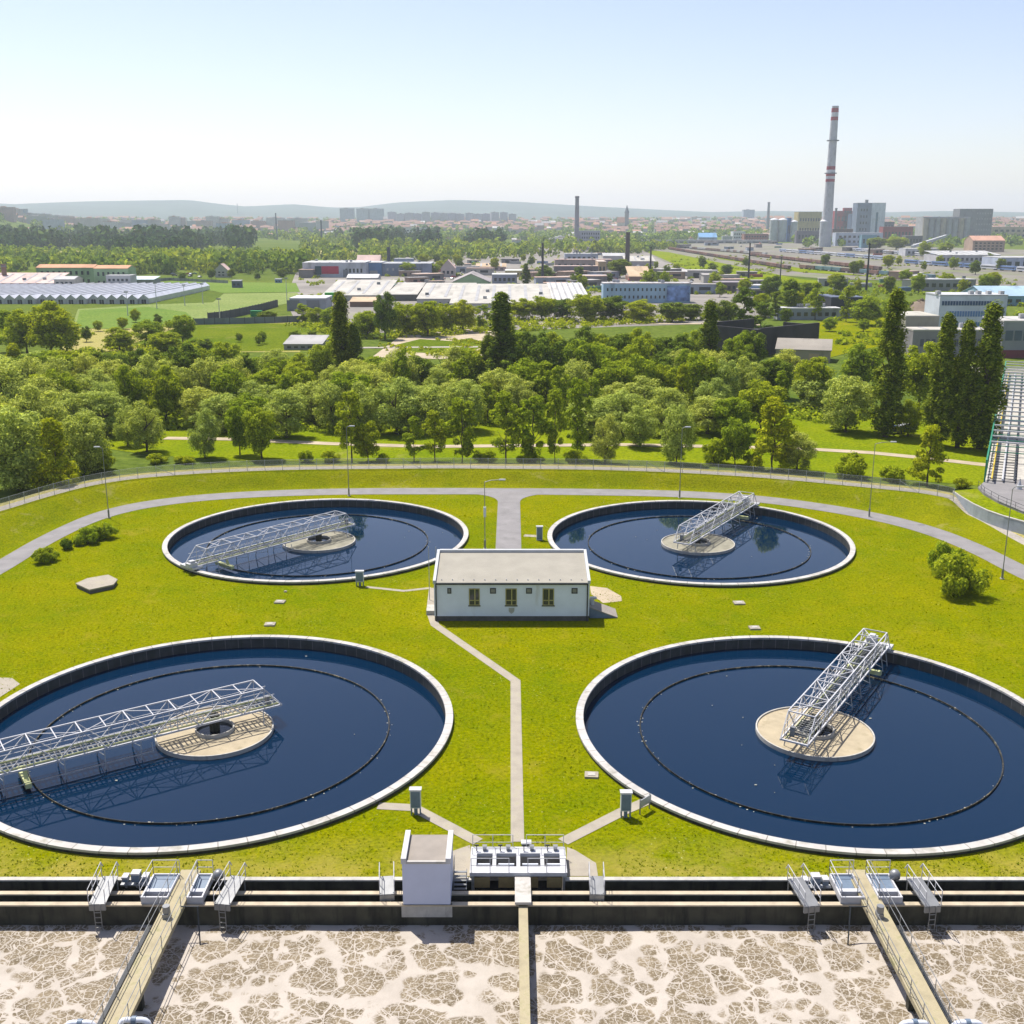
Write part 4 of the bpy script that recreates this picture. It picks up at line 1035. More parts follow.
# the front row behind the fence
FR=[('willow',147,452,397,42,'round willow alone on the meadow at the left with a dark shadow'),
('willow',128,446,402,30,'smaller willow half hidden behind the lone left willow'),
('willow',205,458,404,38,'willow with a bare trunk on the meadow left of centre'),
('round',240,455,400,30,'leafy tree between the bare trunked willow and the spreading tree',),
('round',262,459,402,40,'spreading dark tree left of the leaning slender pair'),
('airy',352,463,388,34,'tall loose tree right behind the second lamp post'),
('round',368,462,418,28,'low leafy tree at the right foot of the loose tall tree'),
('airy',414,462,414,24,'small pale slender tree left of the twin slender trees'),
('airy',435,462,408,26,'young slender tree right of the small pale one'),
('airy',462,464,392,36,'slender tree with a dark stem left of the tall poplar'),
('airy',506,464,388,36,'slender tree just below the dark central poplar'),
('airy',533,464,390,34,'slender tree right of the one below the central poplar'),
('airy',555,463,383,24,'narrow upright tree with a bare stem near the centre'),
('airy',577,458,374,28,'tallest narrow tree of the front row, pale green top'),
('willow',605,464,410,38,'rounded willow standing close behind the fence right of centre'),
('willow',640,447,402,44,'rounded willow set back behind the track right of centre'),
('willow',676,464,398,42,'dense willow at the fourth lamp post'),
('round',735,465,414,36,'dark round tree behind the fence left of the big conical clump'),
('bush',716,464,438,26,'bright bush at the foot of the dark round tree'),
('cone',772,472,392,58,'big conical clump of pale foliage left of the grey track'),
('willow',797,471,428,44,'rounded skirt of foliage on the right of the conical clump'),
('bush',848,477,449,36,'round pale bush alone on the right meadow'),
('bush',894,481,463,24,'small low bush left of the dark young ash'),
('cone',927,486,424,42,'dark young tree behind the fence near the bridge'),
('bush',961,488,477,16,'smallest bush on the right meadow by the abutment'),
('bush',307,462,448,14,'pale low shrub behind the fence left of the second lamp post'),
('bush',330,462,450,16,'pale shrub just left of the second lamp post'),
('bush',382,463,452,16,'pale shrub right of the second lamp post'),
('bush',575,464,449,20,'pale shrub below the tallest narrow tree'),
('bush',157,463,453,18,'pale low shrub below the lone left willow'),
('bush',186,463,454,20,'pale low shrub right of the lone left willow'),
('bush',752,466,452,16,'small bush right of the dark round tree'),
('bush',485,464,450,22,'dark low shrub left of the slender tree below the poplar'),
('bush',530,464,452,22,'dark low shrub under the slender trees at the centre'),
# big dark group at the left
('willow',20,490,398,92,'big dark willow group at the left edge, its nearest tree'),
('cone',58,494,412,50,'tall dark conical tree at the foot of the left bank'),
('willow',86,474,405,60,'willow at the right side of the left group'),
('willow',-14,470,380,90,'willow cut by the left edge of the photo'),
('willow',45,455,378,70,'willow behind the big dark left group'),
('bush',62,488,462,30,'rounded bush at the foot of the left group'),
('bush',100,470,446,28,'pale bush at the right foot of the left group'),
('willow',104,436,385,60,'willow behind the left group towards the meadow'),
('willow',10,428,352,80,'tall willow further back at the left edge'),
]
for r_ in FR: T(*r_)
# poplars
for r_ in [('poplar',343,392,290,26,'left and taller of the twin dark poplars left of centre'),
('poplar',356,392,322,18,'right and lower of the twin dark poplars left of centre'),
('poplar',501,396,290,33,'broad dark poplar near the centre rising above the belt'),
('poplar',488,394,334,20,'low dark poplar touching the left of the central poplar'),
('poplar',707,389,299,25,'dark poplar right of centre rising above the belt'),
('poplar',885,437,287,32,'tall dark poplar left of the row of three at the right'),
('poplar',936,447,311,30,'left poplar in the row of three at the right'),
('poplar',957,448,318,24,'middle and lowest poplar in the row of three at the right'),
('poplar',979,449,301,36,'right and thickest poplar in the row of three at the right'),
('poplar',158,394,386,8,'thin sapling at the back of the left willows')][:9]: T(*r_)
# right group behind the meadow
for r_ in [('willow',845,432,370,62,'broad pale tree left of the tall right poplar'),
('willow',812,412,374,50,'tree at the right end of the belt beside the dark shed'),
('willow',908,436,396,36,'small bright round tree over the parked cars',),
('round',862,392,341,48,'dark tree behind the broad pale tree at the right'),
('round',918,410,338,56,'dark tree between the tall poplar and the row of three',),
('round',964,430,388,34,'bright tree at the right half hidden behind the row of three poplars'),
('round',952,420,350,44,'dark tree behind the row of three poplars')]: T(*r_,mat='leaf_bright' if 'bright' in r_[5] else None)
# the dense belt: individual trees in rows, tops following the photograph
top_px=[(0,362),(60,368),(110,362),(150,372),(200,358),(260,362),(330,378),(380,372),(440,372),(480,360),(520,345),(600,340),(660,348),(720,345),(760,372),(830,380)]
zones=[(250,'left of the twin poplars'),(345,'below the twin poplars'),(500,'left of the central poplar'),(705,'right of the central poplar'),(2000,'near the dark ruin')]
rowname=['front row','second row','middle row','rear row','last row']
def lab_for(kind,px,row):
    zn=[z for lim,z in zones if px<lim][0]
    kd={'willow':'pale willow','round':'green broadleaf tree','cone':'pointed tree','airy':'slender tree'}[kind]
    return f'{kd} in the {rowname[row]} of the belt, {zn}', f'{kd}s in the {rowname[row]}, {zn}'
for row,(yb,h0,step) in enumerate([(434,10.0,34),(423,11.0,31),(411,12,29),(399,11.5,27),(388,10.5,26)]):
    px=-20+row*9
    while px<838:
        x=px+random.uniform(-7,7); y=yb+random.uniform(-4,4)
        ok=True
        if row==0 and (160<x<200 or x<0 or 470<x<565 or 100<x<170): ok=False
        if row==1 and 745<x<760: ok=False
        if row>=3 and 365<x<480 : ok=ok and row==3
        if x>770 and row<2: ok=False
        if x>790 and row>=3: ok=False
        if ok:
            p=gp(x,y); h0_=1.18
            kind=random.choices(['willow','round','cone','airy'],[.62,.24,.05,.09] if row<3 else [.35,.55,.05,.05])[0]
            h=h0*random.uniform(.8,1.22); w={'willow':9.0,'round':8.2,'cone':6.5,'airy':5}[kind]*random.uniform(.95,1.4)
            if 505<x<660 and row>=3: h*=1.15; kind='round'
            l,g=lab_for(kind,x,row)
            tree_at(kind,p.x,p.y,h,w,l,g,mat='leaf_dark' if (row>=3 and random.random()<.35) else None)
        px+=step*random.uniform(.8,1.2)
for yb,n_ in ((379,17),(370,9)):
    for i in range(n_):
        x=508+i*(15 if n_>10 else 21)+random.uniform(-5,5)
        if 695<x<722: continue
        p=gp(x,yb+random.uniform(-2,2)); tree_at('round',p.x,p.y,(random.uniform(11.5,15) if yb>375 else random.uniform(9,12)),random.uniform(8,11),'dark broadleaf tree behind the belt right of the central poplar','dark trees behind the belt',mat='leaf_dark' if i%3 else 'leaf_round')
# mid distance trees: (kind, px, base, top, width, label)
MID=[('round',52,358,298,48,'tall bright tree at the left above the belt',),('round',28,356,306,36,'tree left of the tall bright tree by the glasshouses'),('airy',10,352,308,26,'airy tree at the left edge before the glasshouses'),('airy',72,352,322,20,'lower airy tree right of the tall bright tree'),
('round',150,344,318,28,'bushy tree at the near corner of the pitch'),('round',183,342,312,24,'rounded tree right of the pitch corner bush'),('round',120,350,326,34,'low tree below the pitch at the left'),('round',165,352,330,34,'low wide tree below the pitch corner'),('round',205,350,338,16,'small dark tree on the dry meadow'),
('round',385,338,289,24,'dark tall tree in front of the long white roof',),('round',368,336,308,26,'tree beside the twin poplars in front of the white roof'),('round',405,334,300,34,'bright broad tree left of the gravel lot'),('round',428,335,297,30,'bright broad tree above the gravel lot'),('round',446,331,300,24,'bright tree between lot and white hall'),('round',463,331,298,26,'bright tree before the green gabled warehouse'),('airy',483,330,302,18,'slender tree before the green gabled warehouse'),
('airy',303,322,302,20,'tree beside the grey shed at the pitches'),('round',316,323,306,18,'low tree by the green bin'),('round',330,326,306,18,'tree left of the twin poplars by the sheds'),('round',268,320,310,18,'dark reddish tree beside the windbreak fence'),('round',295,338,330,12,'small dark bush on the far field'),('round',312,336,330,9,'smaller dark bush on the far field'),
('round',519,328,297,26,'yellow green tree right of the central poplar in the rear line'),('round',542,328,294,30,'bright tree in the rear line before the white roofs'),('round',562,328,297,26,'dark tree in the rear line before the striped roof'),('round',585,330,291,34,'big tree in the rear line right of the striped roof'),('round',610,328,294,34,'dark big tree in the rear line at the blue building'),('round',640,330,298,32,'light green tree in the rear line below the blue building'),('round',672,330,300,28,'dark tree in the rear line below the mural end'),('round',690,328,302,24,'tree in the rear line left of the dark poplar'),('round',725,334,298,28,'tree in the rear line right of the dark poplar'),('airy',742,340,284,32,'tall loose tree left of the dark ruin'),('airy',760,338,300,26,'loose tree behind the dark ruin buttresses'),('airy',775,320,290,20,'tree left of the tall pair behind the dark ruin'),('airy',790,318,277,26,'taller of the pair behind the dark ruin'),('airy',815,320,280,18,'narrow tree behind the small meadow'),('airy',846,322,284,16,'narrow tree at the rear of the small meadow'),('round',829,330,316,14,'tiny round tree alone on the small meadow'),('round',868,324,294,34,'loose tree right of the small meadow'),('round',895,322,296,30,'tree before the scrap heap at the right'),('round',863,330,318,12,'small tree at the right rear of the small meadow'),('round',785,322,306,12,'dark small tree behind the dark ruin'),
('round',505,333,312,18,'bush right of the central poplar in the rear line'),('round',735,352,320,34,'dark tree at the left end of the dark ruin'),
('round',620,278,257,26,'dark round tree at the tan roofed block'),('round',648,290,268,18,'tree behind the blue building'),('round',665,293,270,16,'taller tree behind the blue building'),('round',712,275,262,14,'dark tree at the railway bank, left'),('round',727,276,263,14,'dark tree at the railway bank, right'),('round',408,276,261,20,'tree before the blue grey hall, left'),('round',432,275,262,18,'tree before the blue grey hall, right'),('poplar',526,285,263,9,'dark narrow tree in the yard'),('round',544,282,264,22,'dark tree by the telegraph mast in the yard'),('round',183,281,272,9,'dark conifer by the small house, left'),('round',212,279,268,10,'dark conifer beside the cream gabled house'),('round',232,278,268,10,'dark conifer right of the cream gabled house'),('round',258,280,272,9,'dark conifer at the rear of the pitches'),('round',282,279,267,12,'dark conifer before the retail hall'),
('round',876,250,236,24,'dark green tree in front of the white power house'),('round',896,250,235,26,'bright round tree in front of the power house'),('round',925,258,240,18,'tree at the conveyor of the grain store'),('round',945,256,241,18,'tree before the grain store'),('round',905,283,268,16,'tree at the freight wagons'),('round',985,292,272,18,'tree behind the white office'),('round',838,292,274,20,'dark tree at the near wagons')]
for r_ in MID:
    dk='dark' in r_[5]; br='bright' in r_[5] or 'yellow' in r_[5] or 'light' in r_[5]
    r_=list(r_)
    if r_[0]=='round' and r_[2]>295: r_[4]*=1.22; r_[2]+=1.5 if r_[1]<505 or r_[1]>735 else -8
    T(*r_,mat='leaf_dark' if dk else ('leaf_bright' if br else None))
for x0_,x1_,y0_,y1_,n_,hh_,where in ((560,760,264,298,20,(7,12),'among the sheds around the dark brick chimney'),(822,1010,262,300,20,(8,13),'between the freight wagons and the white office'),(395,560,256,274,14,(8,13),'among the car yards in the middle distance'),(735,870,286,322,12,(9,14),'around the sheds behind the dark ruin'),(80,300,322,350,10,(3.5,6.5),'on the rough meadow before the pitches')):
    for i in range(n_):
        p=gp(random.uniform(x0_,x1_),random.uniform(y0_,y1_)); h=random.uniform(*hh_); k=random.choice(['leaf_round','leaf_dark','leaf_bright']); cn={'leaf_round':'green','leaf_dark':'dark','leaf_bright':'bright'}[k]
        tree_at('round',p.x,p.y,h,h*random.uniform(.7,1.0),f'{cn} tree {where}',f'{cn} trees {where}',mat=k)
print('trees',ntree)
# woods that read as one mass
def woods(name, spots, mat, label, cone=.0):
    P=[];Nn=[];S=[]
    for x,y,z,h,w,k in spots:
        n=26 if k else 34
        d=rng.normal(size=(n,3)); d/=np.linalg.norm(d,axis=1,keepdims=True)
        zz=rng.random(n)
        if k: rad=w*.5*(1-zz)*.9+.1*w
        else: rad=w*.5*np.sqrt(np.clip(1-(2*zz-1)**2,0.05,1))
        a=rng.uniform(0,6.28,n)
        p=np.stack([x+rad*np.cos(a),y+rad*np.sin(a),z+h*(.06+.94*zz)],1)
        P.append(p); nn=np.stack([np.cos(a),np.sin(a),(zz-.35)*1.6],1)+rng.normal(size=(n,3))*.35
        Nn.append(nn); S.append(np.full(n,max(w,h*.5)*.22)*rng.uniform(.7,1.2,n))
    me=np_mesh(name,quads(np.concatenate(P),np.concatenate(Nn),np.concatenate(S),.8),4); me.materials.append(M[mat])
    return tag(link(name,me),label,'woods',kind='stuff')
def scatter(n, px0,px1, y0,y1, h0,h1, keep=None, cone=0.0, wr=.75, z=0):
    out=[]
    for _ in range(n):
        px=random.uniform(px0,px1); py=random.uniform(y0,y1)
        if keep and not keep(px,py): continue
        p=gp(px,py,z); zz=hill(p.x,p.y); h=random.uniform(h0,h1); k=random.random()<cone
        out.append((p.x,p.y,zz,h,h*(wr if not k else .38)*random.uniform(.8,1.2),k))
    return out
def polyfn(pts):
    def f(px,py):
        c=False; n=len(pts)
        for i in range(n):
            x0,y0=pts[i]; x1,y1=pts[(i+1)%n]
            if (y0>py)!=(y1>py) and px<(x1-x0)*(py-y0)/(y1-y0)+x0: c=not c
        return c
    return f
sp=[]
sp+=scatter(1500,-150,640,254,271,8,14,polyfn([(-150,263),(60,262),(150,262),(300,264),(440,262),(520,258),(560,250),(600,247),(600,243),(560,244),(430,252),(300,258),(0,254),(-150,254)]))
sp+=scatter(420,-60,140,262,279,8,13,polyfn([(-60,274),(36,274),(36,263),(130,263),(180,272),(120,278),(-60,262)]))
sp+=scatter(280,130,310,264,275,8,17,lambda px,py: mnoise.noise(Vector((px*.05,py*.2,4)))>-.3)
sp+=scatter(520,300,640,238,256,9,18,lambda px,py: mnoise.noise(Vector((px*.03,py*.15,8)))>-.15)
sp+=scatter(200,600,700,246,254,8,14,polyfn([(590,250),(620,246),(700,247),(650,252),(610,258)]))
woods('woodland',sp,'leaf_far','belt of light green woods beyond the pitches and halls')
sp=scatter(500,-150,250,240,250,24,34,lambda px,py: mnoise.noise(Vector((px*.03,py*.1,2)))>-.1,.6)+scatter(900,-150,250,240,252,15,24,polyfn([(-150,252),(0,252),(110,250),(150,252),(250,246),(250,240),(-150,238)]),.6)
sp+=scatter(300,60,215,246,257,14,22,polyfn([(90,252),(120,257),(180,256),(215,250),(140,246)]),.6)
sp+=scatter(300,330,500,239,250,14,30,lambda px,py: mnoise.noise(Vector((px*.045,py*.1,7)))>0,.4)
woods('dark_woods',sp,'leaf_fardark','dark band of conifer woods on the left below the distant town')
sp=[]
for n_,a,b_,y0,y1 in ((1500,-150,700,228,241),(1500,-150,1150,222.6,230),(420,560,770,234,243),(330,780,1100,233,247)):
    for _ in range(n_):
        px=random.uniform(a,b_); py=random.uniform(y0,y1)
        if mnoise.noise(Vector((px*.02,py*.25,1)))<-.05: continue
        p=gp(px,py)
        if p.y>5200: d_=random.uniform(2400,5400); p=Vector(((px-512)*d_*.97/FOC,d_,0))
        zz=hill(p.x,p.y); h=random.uniform(9,17); sp.append((p.x,p.y,zz,h,h*1.1,random.random()<.2))
for _ in range(700):
    px=random.gauss(-10,50); d=random.uniform(2900,4300); x=(px-512)*d*.97/FOC; h=random.uniform(12,20)
    if mnoise.noise(Vector((px*.03,d*.004,5)))>-.15: sp.append((x,d,hill(x,d),h,h*.9,random.random()<.3))
woods('town_trees',sp,'leaf_far','hazy trees scattered among the distant town houses')

# low scrub that fills the belt between the trunks
def scrub(name, n, spots, label, mat, hmax, ls):
    P=[];Nn=[];S=[]
    for x,y in spots:
        k=26; h=hmax*random.uniform(.4,1); r=h*random.uniform(.7,1.3)
        d=rng.normal(size=(k,3)); d[:,2]=np.abs(d[:,2]); d/=np.linalg.norm(d,axis=1,keepdims=True)
        P.append(np.array([x,y,0])+d*np.array([r,r,h])*(.6+.45*rng.random(k))[:,None]); Nn.append(d*1.2+rng.normal(size=(k,3))*.35); S.append(ls*rng.uniform(.6,1.4,k))
    me=np_mesh(name,quads(np.concatenate(P),np.concatenate(Nn),np.concatenate(S),.7),4); me.materials.append(M[mat])
    return tag(link(name,me),label,'undergrowth',kind='stuff')
def pxs(n,pf,x0,x1,y0,y1,thr=-.2,f=.03):
    out=[]
    while len(out)<n:
        px=random.uniform(x0,x1); py=random.uniform(y0,y1)
        if pf and not pf(px,py): continue
        p=gp(px,py)
        if mnoise.noise(Vector((p.x*f,p.y*f,9)))<thr: continue
        out.append((p.x,p.y))
    return out
belt=polyfn([(-60,470),(-60,372),(240,378),(480,384),(700,384),(760,392),(835,408),(835,424),(700,430),(560,431),(480,432),(330,432),(170,430),(110,440),(95,470),(60,482)])
scrub('undergrowth',0,pxs(2600,belt,-60,840,370,482),'dense scrub filling the belt of trees between the trunks','leaf_round',2.6,.42)
scrub('undergrowth',0,pxs(170,None,378,500,329,356,.05,.05),'weeds and low bushes over the gravel lot','leaf_bright',1.3,.35)
line=polyfn([(365,340),(300,330),(300,318),(360,324),(500,321),(700,316),(740,318),(745,322),(700,321),(500,333)])
scrub('undergrowth',0,pxs(620,line,295,750,316,346,-.6),'scrub at the foot of the rear line of trees before the halls','leaf_bright',2.8,.5)
scrub('undergrowth',0,pxs(700,None,-40,330,325,372,.12,.02),'scattered scrub over the left meadow before the pitches','leaf_round',2.2,.45)
scrub('undergrowth',0,pxs(500,None,300,760,256,300,.05,.02)+pxs(260,None,640,960,256,300,.1,.015)+pxs(200,None,820,1024,280,345,.1,.03),'weeds and bushes scattered over yards and railway ground','leaf_bright',3.0,.7)
# ------------------------------------------------------------------ buildings beyond the works
BM={}
def bm(c,kind='wall'):
    k=(c,kind)
    if k not in BM: BM[k]=pmat('%s_%d'%(kind,len(BM)),c,.85 if kind!='roof' else .8,.18,.12,0,stain=(tuple(x*.62 for x in c),.15,.53,(1,.35,.4)))
    return BM[k]
WHT=(.42,.42,.42); CRM=(.45,.40,.31); GRY=(.36,.37,.39); DGR=(.20,.21,.22); GRN=(.30,.42,.24); ORG=(.52,.27,.15); BLU=(.13,.24,.42); LBL=(.32,.46,.56); BRN=(.24,.15,.11); TAN=(.46,.34,.22); PNK=(.55,.40,.36); RED=(.30,.02,.03); PALE=(.41,.39,.35)
WINM={}
def add_windows(t, hw, h, rows, ncol, x0=-.9, x1=.9, fh=.45, z0=.15, z1=.9, frac=.55, m=None):
    """each window its own mesh, sharing one mesh's data"""
    dz=h*(z1-z0)/rows; dx=hw*(x1-x0)/ncol; ww=dx*frac; wh=dz*fh
    b=MB(); b.box(-ww/2,ww/2,-.12,-.01,-wh/2,wh/2); o=b.build('window',m or M['glass'],t); me=o.data; first=True
    for r_ in range(rows):
        for c_ in range(ncol):
            if first: first=False
            else: o=link('window',me,t)
            o.location=(hw*x0+dx*(c_+.5),0,h*z0+dz*(r_+.5))
def building(name,label,cat,pl,pr,yb,yt,depth,wall,roof,rt='flat',rh=0.0,win=None,door=None,yaw=0,zb=0.0,over=.3):
    A=gp(pl,yb,zb); B=gp(pr,yb,zb); Y=A.y; w=B.x-A.x; hw=w/2; h=zat(yt,Y)-zb-rh
    zz=hill((A.x+B.x)/2,Y)
    t=thing(name,label,cat,((A.x+B.x)/2,Y,zb),R(yaw))
    b=MB(); b.box(-hw,hw,0,depth,-.3,h)
    if rt=='gable_x':      # ridge left to right
        b.raw([(-hw,0,h),(-hw,depth,h),(-hw,depth/2,h+rh)],[(0,2,1)]); b.raw([(hw,0,h),(hw,depth,h),(hw,depth/2,h+rh)],[(0,1,2)])
    if rt=='gable_y':
        b.raw([(-hw,0,h),(hw,0,h),(0,0,h+rh)],[(0,1,2)]); b.raw([(-hw,depth,h),(hw,depth,h),(0,depth,h+rh)],[(0,2,1)])
    b.build('wall',bm(wall),t)
    b=MB(); e=over; k=.25
    if rt=='flat':
        b.box(-hw-.1,hw+.1,-.1,depth+.1,h+.003,h+.45)
    elif rt=='gable_x':
        s=rh/(depth/2)
        for sg in (0,1):
            y0=-e if sg==0 else depth+e; z0=h-e*s
            b.raw([(-hw-e,y0,z0+.01),(hw+e,y0,z0+.01),(hw+e,depth/2,h+rh+.01),(-hw-e,depth/2,h+rh+.01),(-hw-e,y0,z0+k),(hw+e,y0,z0+k),(hw+e,depth/2,h+rh+k),(-hw-e,depth/2,h+rh+k)],[(0,3,2,1),(4,5,6,7),(0,1,5,4),(0,4,7,3),(1,2,6,5)])
    elif rt=='gable_y':
        s=rh/hw
        for sg in (-1,1):
            x0=sg*(hw+e); z0=h-e*s
            b.raw([(x0,-e,z0+.01),(x0,depth+e,z0+.01),(0,depth+e,h+rh+.01),(0,-e,h+rh+.01),(x0,-e,z0+k),(x0,depth+e,z0+k),(0,depth+e,h+rh+k),(0,-e,h+rh+k)],[(0,3,2,1),(4,5,6,7),(0,1,5,4),(0,4,7,3),(1,2,6,5)])
    elif rt=='mono':
        b.raw([(-hw-e,-e,h+.01),(hw+e,-e,h+.01),(hw+e,depth+e,h+rh+.01),(-hw-e,depth+e,h+rh+.01),(-hw-e,-e,h+k),(hw+e,-e,h+k),(hw+e,depth+e,h+rh+k),(-hw-e,depth+e,h+rh+k)],[(0,3,2,1),(4,5,6,7),(0,1,5,4),(1,2,6,5),(2,3,7,6),(3,0,4,7)])
    ro=b.build('roof',bm(roof,'roof'),t)
    if rt in('mono','flat') and w>24 and yb>255 and name not in('office_building',):
        ns=max(3,min(9,int(w/7))); me=None
        for i in range(ns):
            x=-hw+2*hw*(i+.5)/ns; zt0=h+(.32 if rt=='mono' else .5)
            if me is None: o=MB().raw_box(depth*.8,1.5 if rt=='mono' else 1.1,0,0).build('skylight',bm((.34,.34,.35) if sum(roof)>1.1 else (.38,.38,.38)),ro); me=o.data
            else: o=link('skylight',me,ro)
            if rt=='mono': o.location=(x,depth*.1,zt0+rh*.1+.08); o.rotation_euler=(0,-math.atan2(rh,depth),math.pi/2)
            else: o.location=(x,depth*.1,zt0+.02); o.rotation_euler=(0,0,math.pi/2)
        for i in range(random.randint(2,4)):
            x=random.uniform(-.85,.85)*hw; y=random.uniform(.2,.8)*depth; zz_=h+(rh*y/depth if rt=='mono' else .4); MB().box(x-.9,x+.9,y-.7,y+.7,zz_,zz_+1.5).build('roof_vent',bm(random.choice([GRY,DGR,(.42,.42,.42)])),ro)
    if win: add_windows(t,hw,h,*win)
    if door:
        for x,w_,h_,c_ in door: MB().box(hw*x-w_/2,hw*x+w_/2,-.14,-.01,0,h_).build('door',bm(c_),t)
    return t,hw,h
B_=building
# --- left
B_('school_building','long green building with an orange roof, its left wing',  'building',38,95,287,265,14,GRN,ORG,'gable_x',1.8,(2,9,-.9,.9,.45,.1,.95,.4))
B_('school_building','green building with an orange roof, its right wing beside the white office','building',95.5,129,289,266,16,GRN,ORG,'gable_x',1.6,(2,6,-.9,.9,.45,.1,.95,.4))
B_('shed','long low shed with a pinkish grey roof at the left edge','shed',-20,54,291,275,26,CRM,PNK,'mono',5,None,[(-.2,5,3,BRN),(.5,8,3,DGR)])
B_('house','cream house between the pinkish shed and the green building','house',55,75,291,277,14,PALE,WHT,'gable_x',1.5,(2,4))
B_('office_building','small white office left of the pitches','building',107,131,290,276,12,WHT,WHT,'flat',0,(2,5))
B_('shelter','low pavilion with a pale blue roof behind the pitches','pavilion',130,154,284.5,277.5,14,DGR,(.50,.60,.64),'mono',1.5)
p=gp(6,289); t=thing('chimney','short brown chimney by the pinkish shed at the left edge','chimney',(p.x,p.y,0))
MB().lathe([(1.7,0),(1.4,zat(265,p.y)),(1.6,zat(264.5,p.y)),(1.6,zat(264,p.y)),(1.0,zat(264,p.y))],16).build('stack',bm(BRN),t); MB().lathe([(1.42,zat(266,p.y)-.4),(1.75,zat(266,p.y)-.3),(1.75,zat(266,p.y)+.2),(1.4,zat(266,p.y)+.3)],16).build('collar',bm(DGR),t)
B_('house','cream gabled house among dark conifers behind the pitches','house',215,228,277.5,264,10,PALE,PNK,'gable_y',4.5,(2,2,-.6,.6))
B_('hut','dark blue hut at the corner of the pitches','hut',232,241,288,280.5,5,(.07,.10,.16),DGR,'mono',.5,(1,2))
B_('hut','small blue hut at the rear of the bright pitch','hut',275,281,283,279,4,BLU,DGR,'mono',.4,(1,2))
# glasshouses: about two dozen spans running away from the camera
M['gh']=pmat('glasshouse_glass',(.52,.52,.55),.25,.2,.15,0,spec=.5)
yn=gp(512,304).y; yf=gp(512,290).y
xe=gp(148,304).x
spn=5.2
def glasshouse(i):
    t=thing('glasshouse','','glasshouse',(xe-spn*(i+.5),yn+(2.0 if i%3==0 else 0),0),0,'glasshouses in a long array beside the pitches')
    L=yf-yn; w=spn*.48; b=MB()
    b.raw([(-w,0,2.6),(0,0,4.6),(0,L,4.6),(-w,L,2.6)],[(0,1,2,3)]); b.raw([(w,0,2.6),(0,0,4.6),(0,L,4.6),(w,L,2.6)],[(3,2,1,0)])
    b.build('roof',M['gh'],t)
    b=MB(); b.box(-w,w,.1,L,0,2.59); b.build('wall',M['gh'],t)
    b=MB(); b.raw([(-w,.02,2.6),(w,.02,2.6),(0,.02,4.55)],[(0,1,2)]); b.build('gable',bm((.50,.51,.52)),t)
    b=MB()
    for x in (-w,0,w): b.bar((x,-.05,0),(x,-.05,2.6 if x else 4.6),.18)
    b.bar((-w,-.05,2.6),(0,-.05,4.6),.18); b.bar((w,-.05,2.6),(0,-.05,4.6),.18); b.bar((-w,-.05,2.6),(w,-.05,2.6),.16); b.bar((0,0,4.66),(0,L,4.66),.22)
    b.build('frame',bm(WHT),t)
    MB().box(-w*.5,w*.4,-.06,.0,0,2.1).build('door',bm((.05,.055,.06)),t)
    return t
g0=glasshouse(0); g0['label']='glasshouse at the right end of the array, next to the pitches'
for i in range(1,34):
    c=copy_tree(g0); c.location.x=xe-spn*(i+.5); c.location.y=yn+(3.0 if i%5==0 else 0)+(2 if i>14 else 0)
    c['label']='grey glasshouse within the long array left of the pitches'
# windbreak nets, masts, benches
def net(name,label,pxs,h,m):
    P=[gp(*q) for q in pxs]; t=thing(name,label,'fence',P[0]); b=MB(); 
    for i in range(len(P)-1): b.bar(P[i]-P[0]+Vector((0,0,h/2)),P[i+1]-P[0]+Vector((0,0,h/2)),.12,h)
    b.build('netting',m,t)
    b=MB()
    for i in range(len(P)-1):
        n=max(1,int((P[i+1]-P[i]).length/4))
        for k in range(n): q=P[i].lerp(P[i+1],k/n)-P[0]; b.bar(q,q+Vector((0,0,h+.3)),.2)
    b.build('frame',M['dmetal'],t)
net('windbreak','dark netting screen curving behind the pitch corner',[(208,321),(222,319.5),(240,316),(262,311),(278,306.5)],3.4,bm((.09,.09,.10)))
net('windbreak','low grey screen running along the rear of the field',[(194,325),(215,324.5),(245,324),(275,323),(300,322)],2.6,bm((.16,.19,.20)))
net('board_fence','long grey board fence beyond the bright pitch',[(130,283),(170,280.5),(228,283.5)],2.0,bm((.25,.27,.25)))
p=gp(256,317); t=thing('skip_container','bright green skip beside the windbreak netting','skip',(p.x,p.y,0))
MB().box(-2.4,2.4,0,2,.2,2.4).build('bin',bm((.03,.22,.08)),t); MB().box(-2.5,2.5,-.1,2.1,2.403,2.7).build('lid',bm((.04,.28,.10)),t)
ml=['tall thin floodlight mast at the near left of the pitches','second thin floodlight mast from the left at the pitches','thin floodlight mast in the middle of the pitches','thin floodlight mast right of the middle of the pitches','thin floodlight mast before the netting','floodlight mast at the far right of the pitches']
for (px,py,yt),l in zip([(128,316,292),(157,309,283),(185,306,285),(203,304,284),(220,322,299),(287,301,278)],ml):
    p=gp(px,py); h=zat(yt,p.y); t=thing('floodlight_mast',l,'mast',(p.x,p.y,0),0,'floodlight masts at the pitches')
    MB().tube([(0,0,-.2),(0,0,h)],[.22,.1],8).build('pole',M['gmetal'],t); MB().box(-.9,.9,-.1,.15,h-.3,h+.3).build('lamp',M['galv'],t)
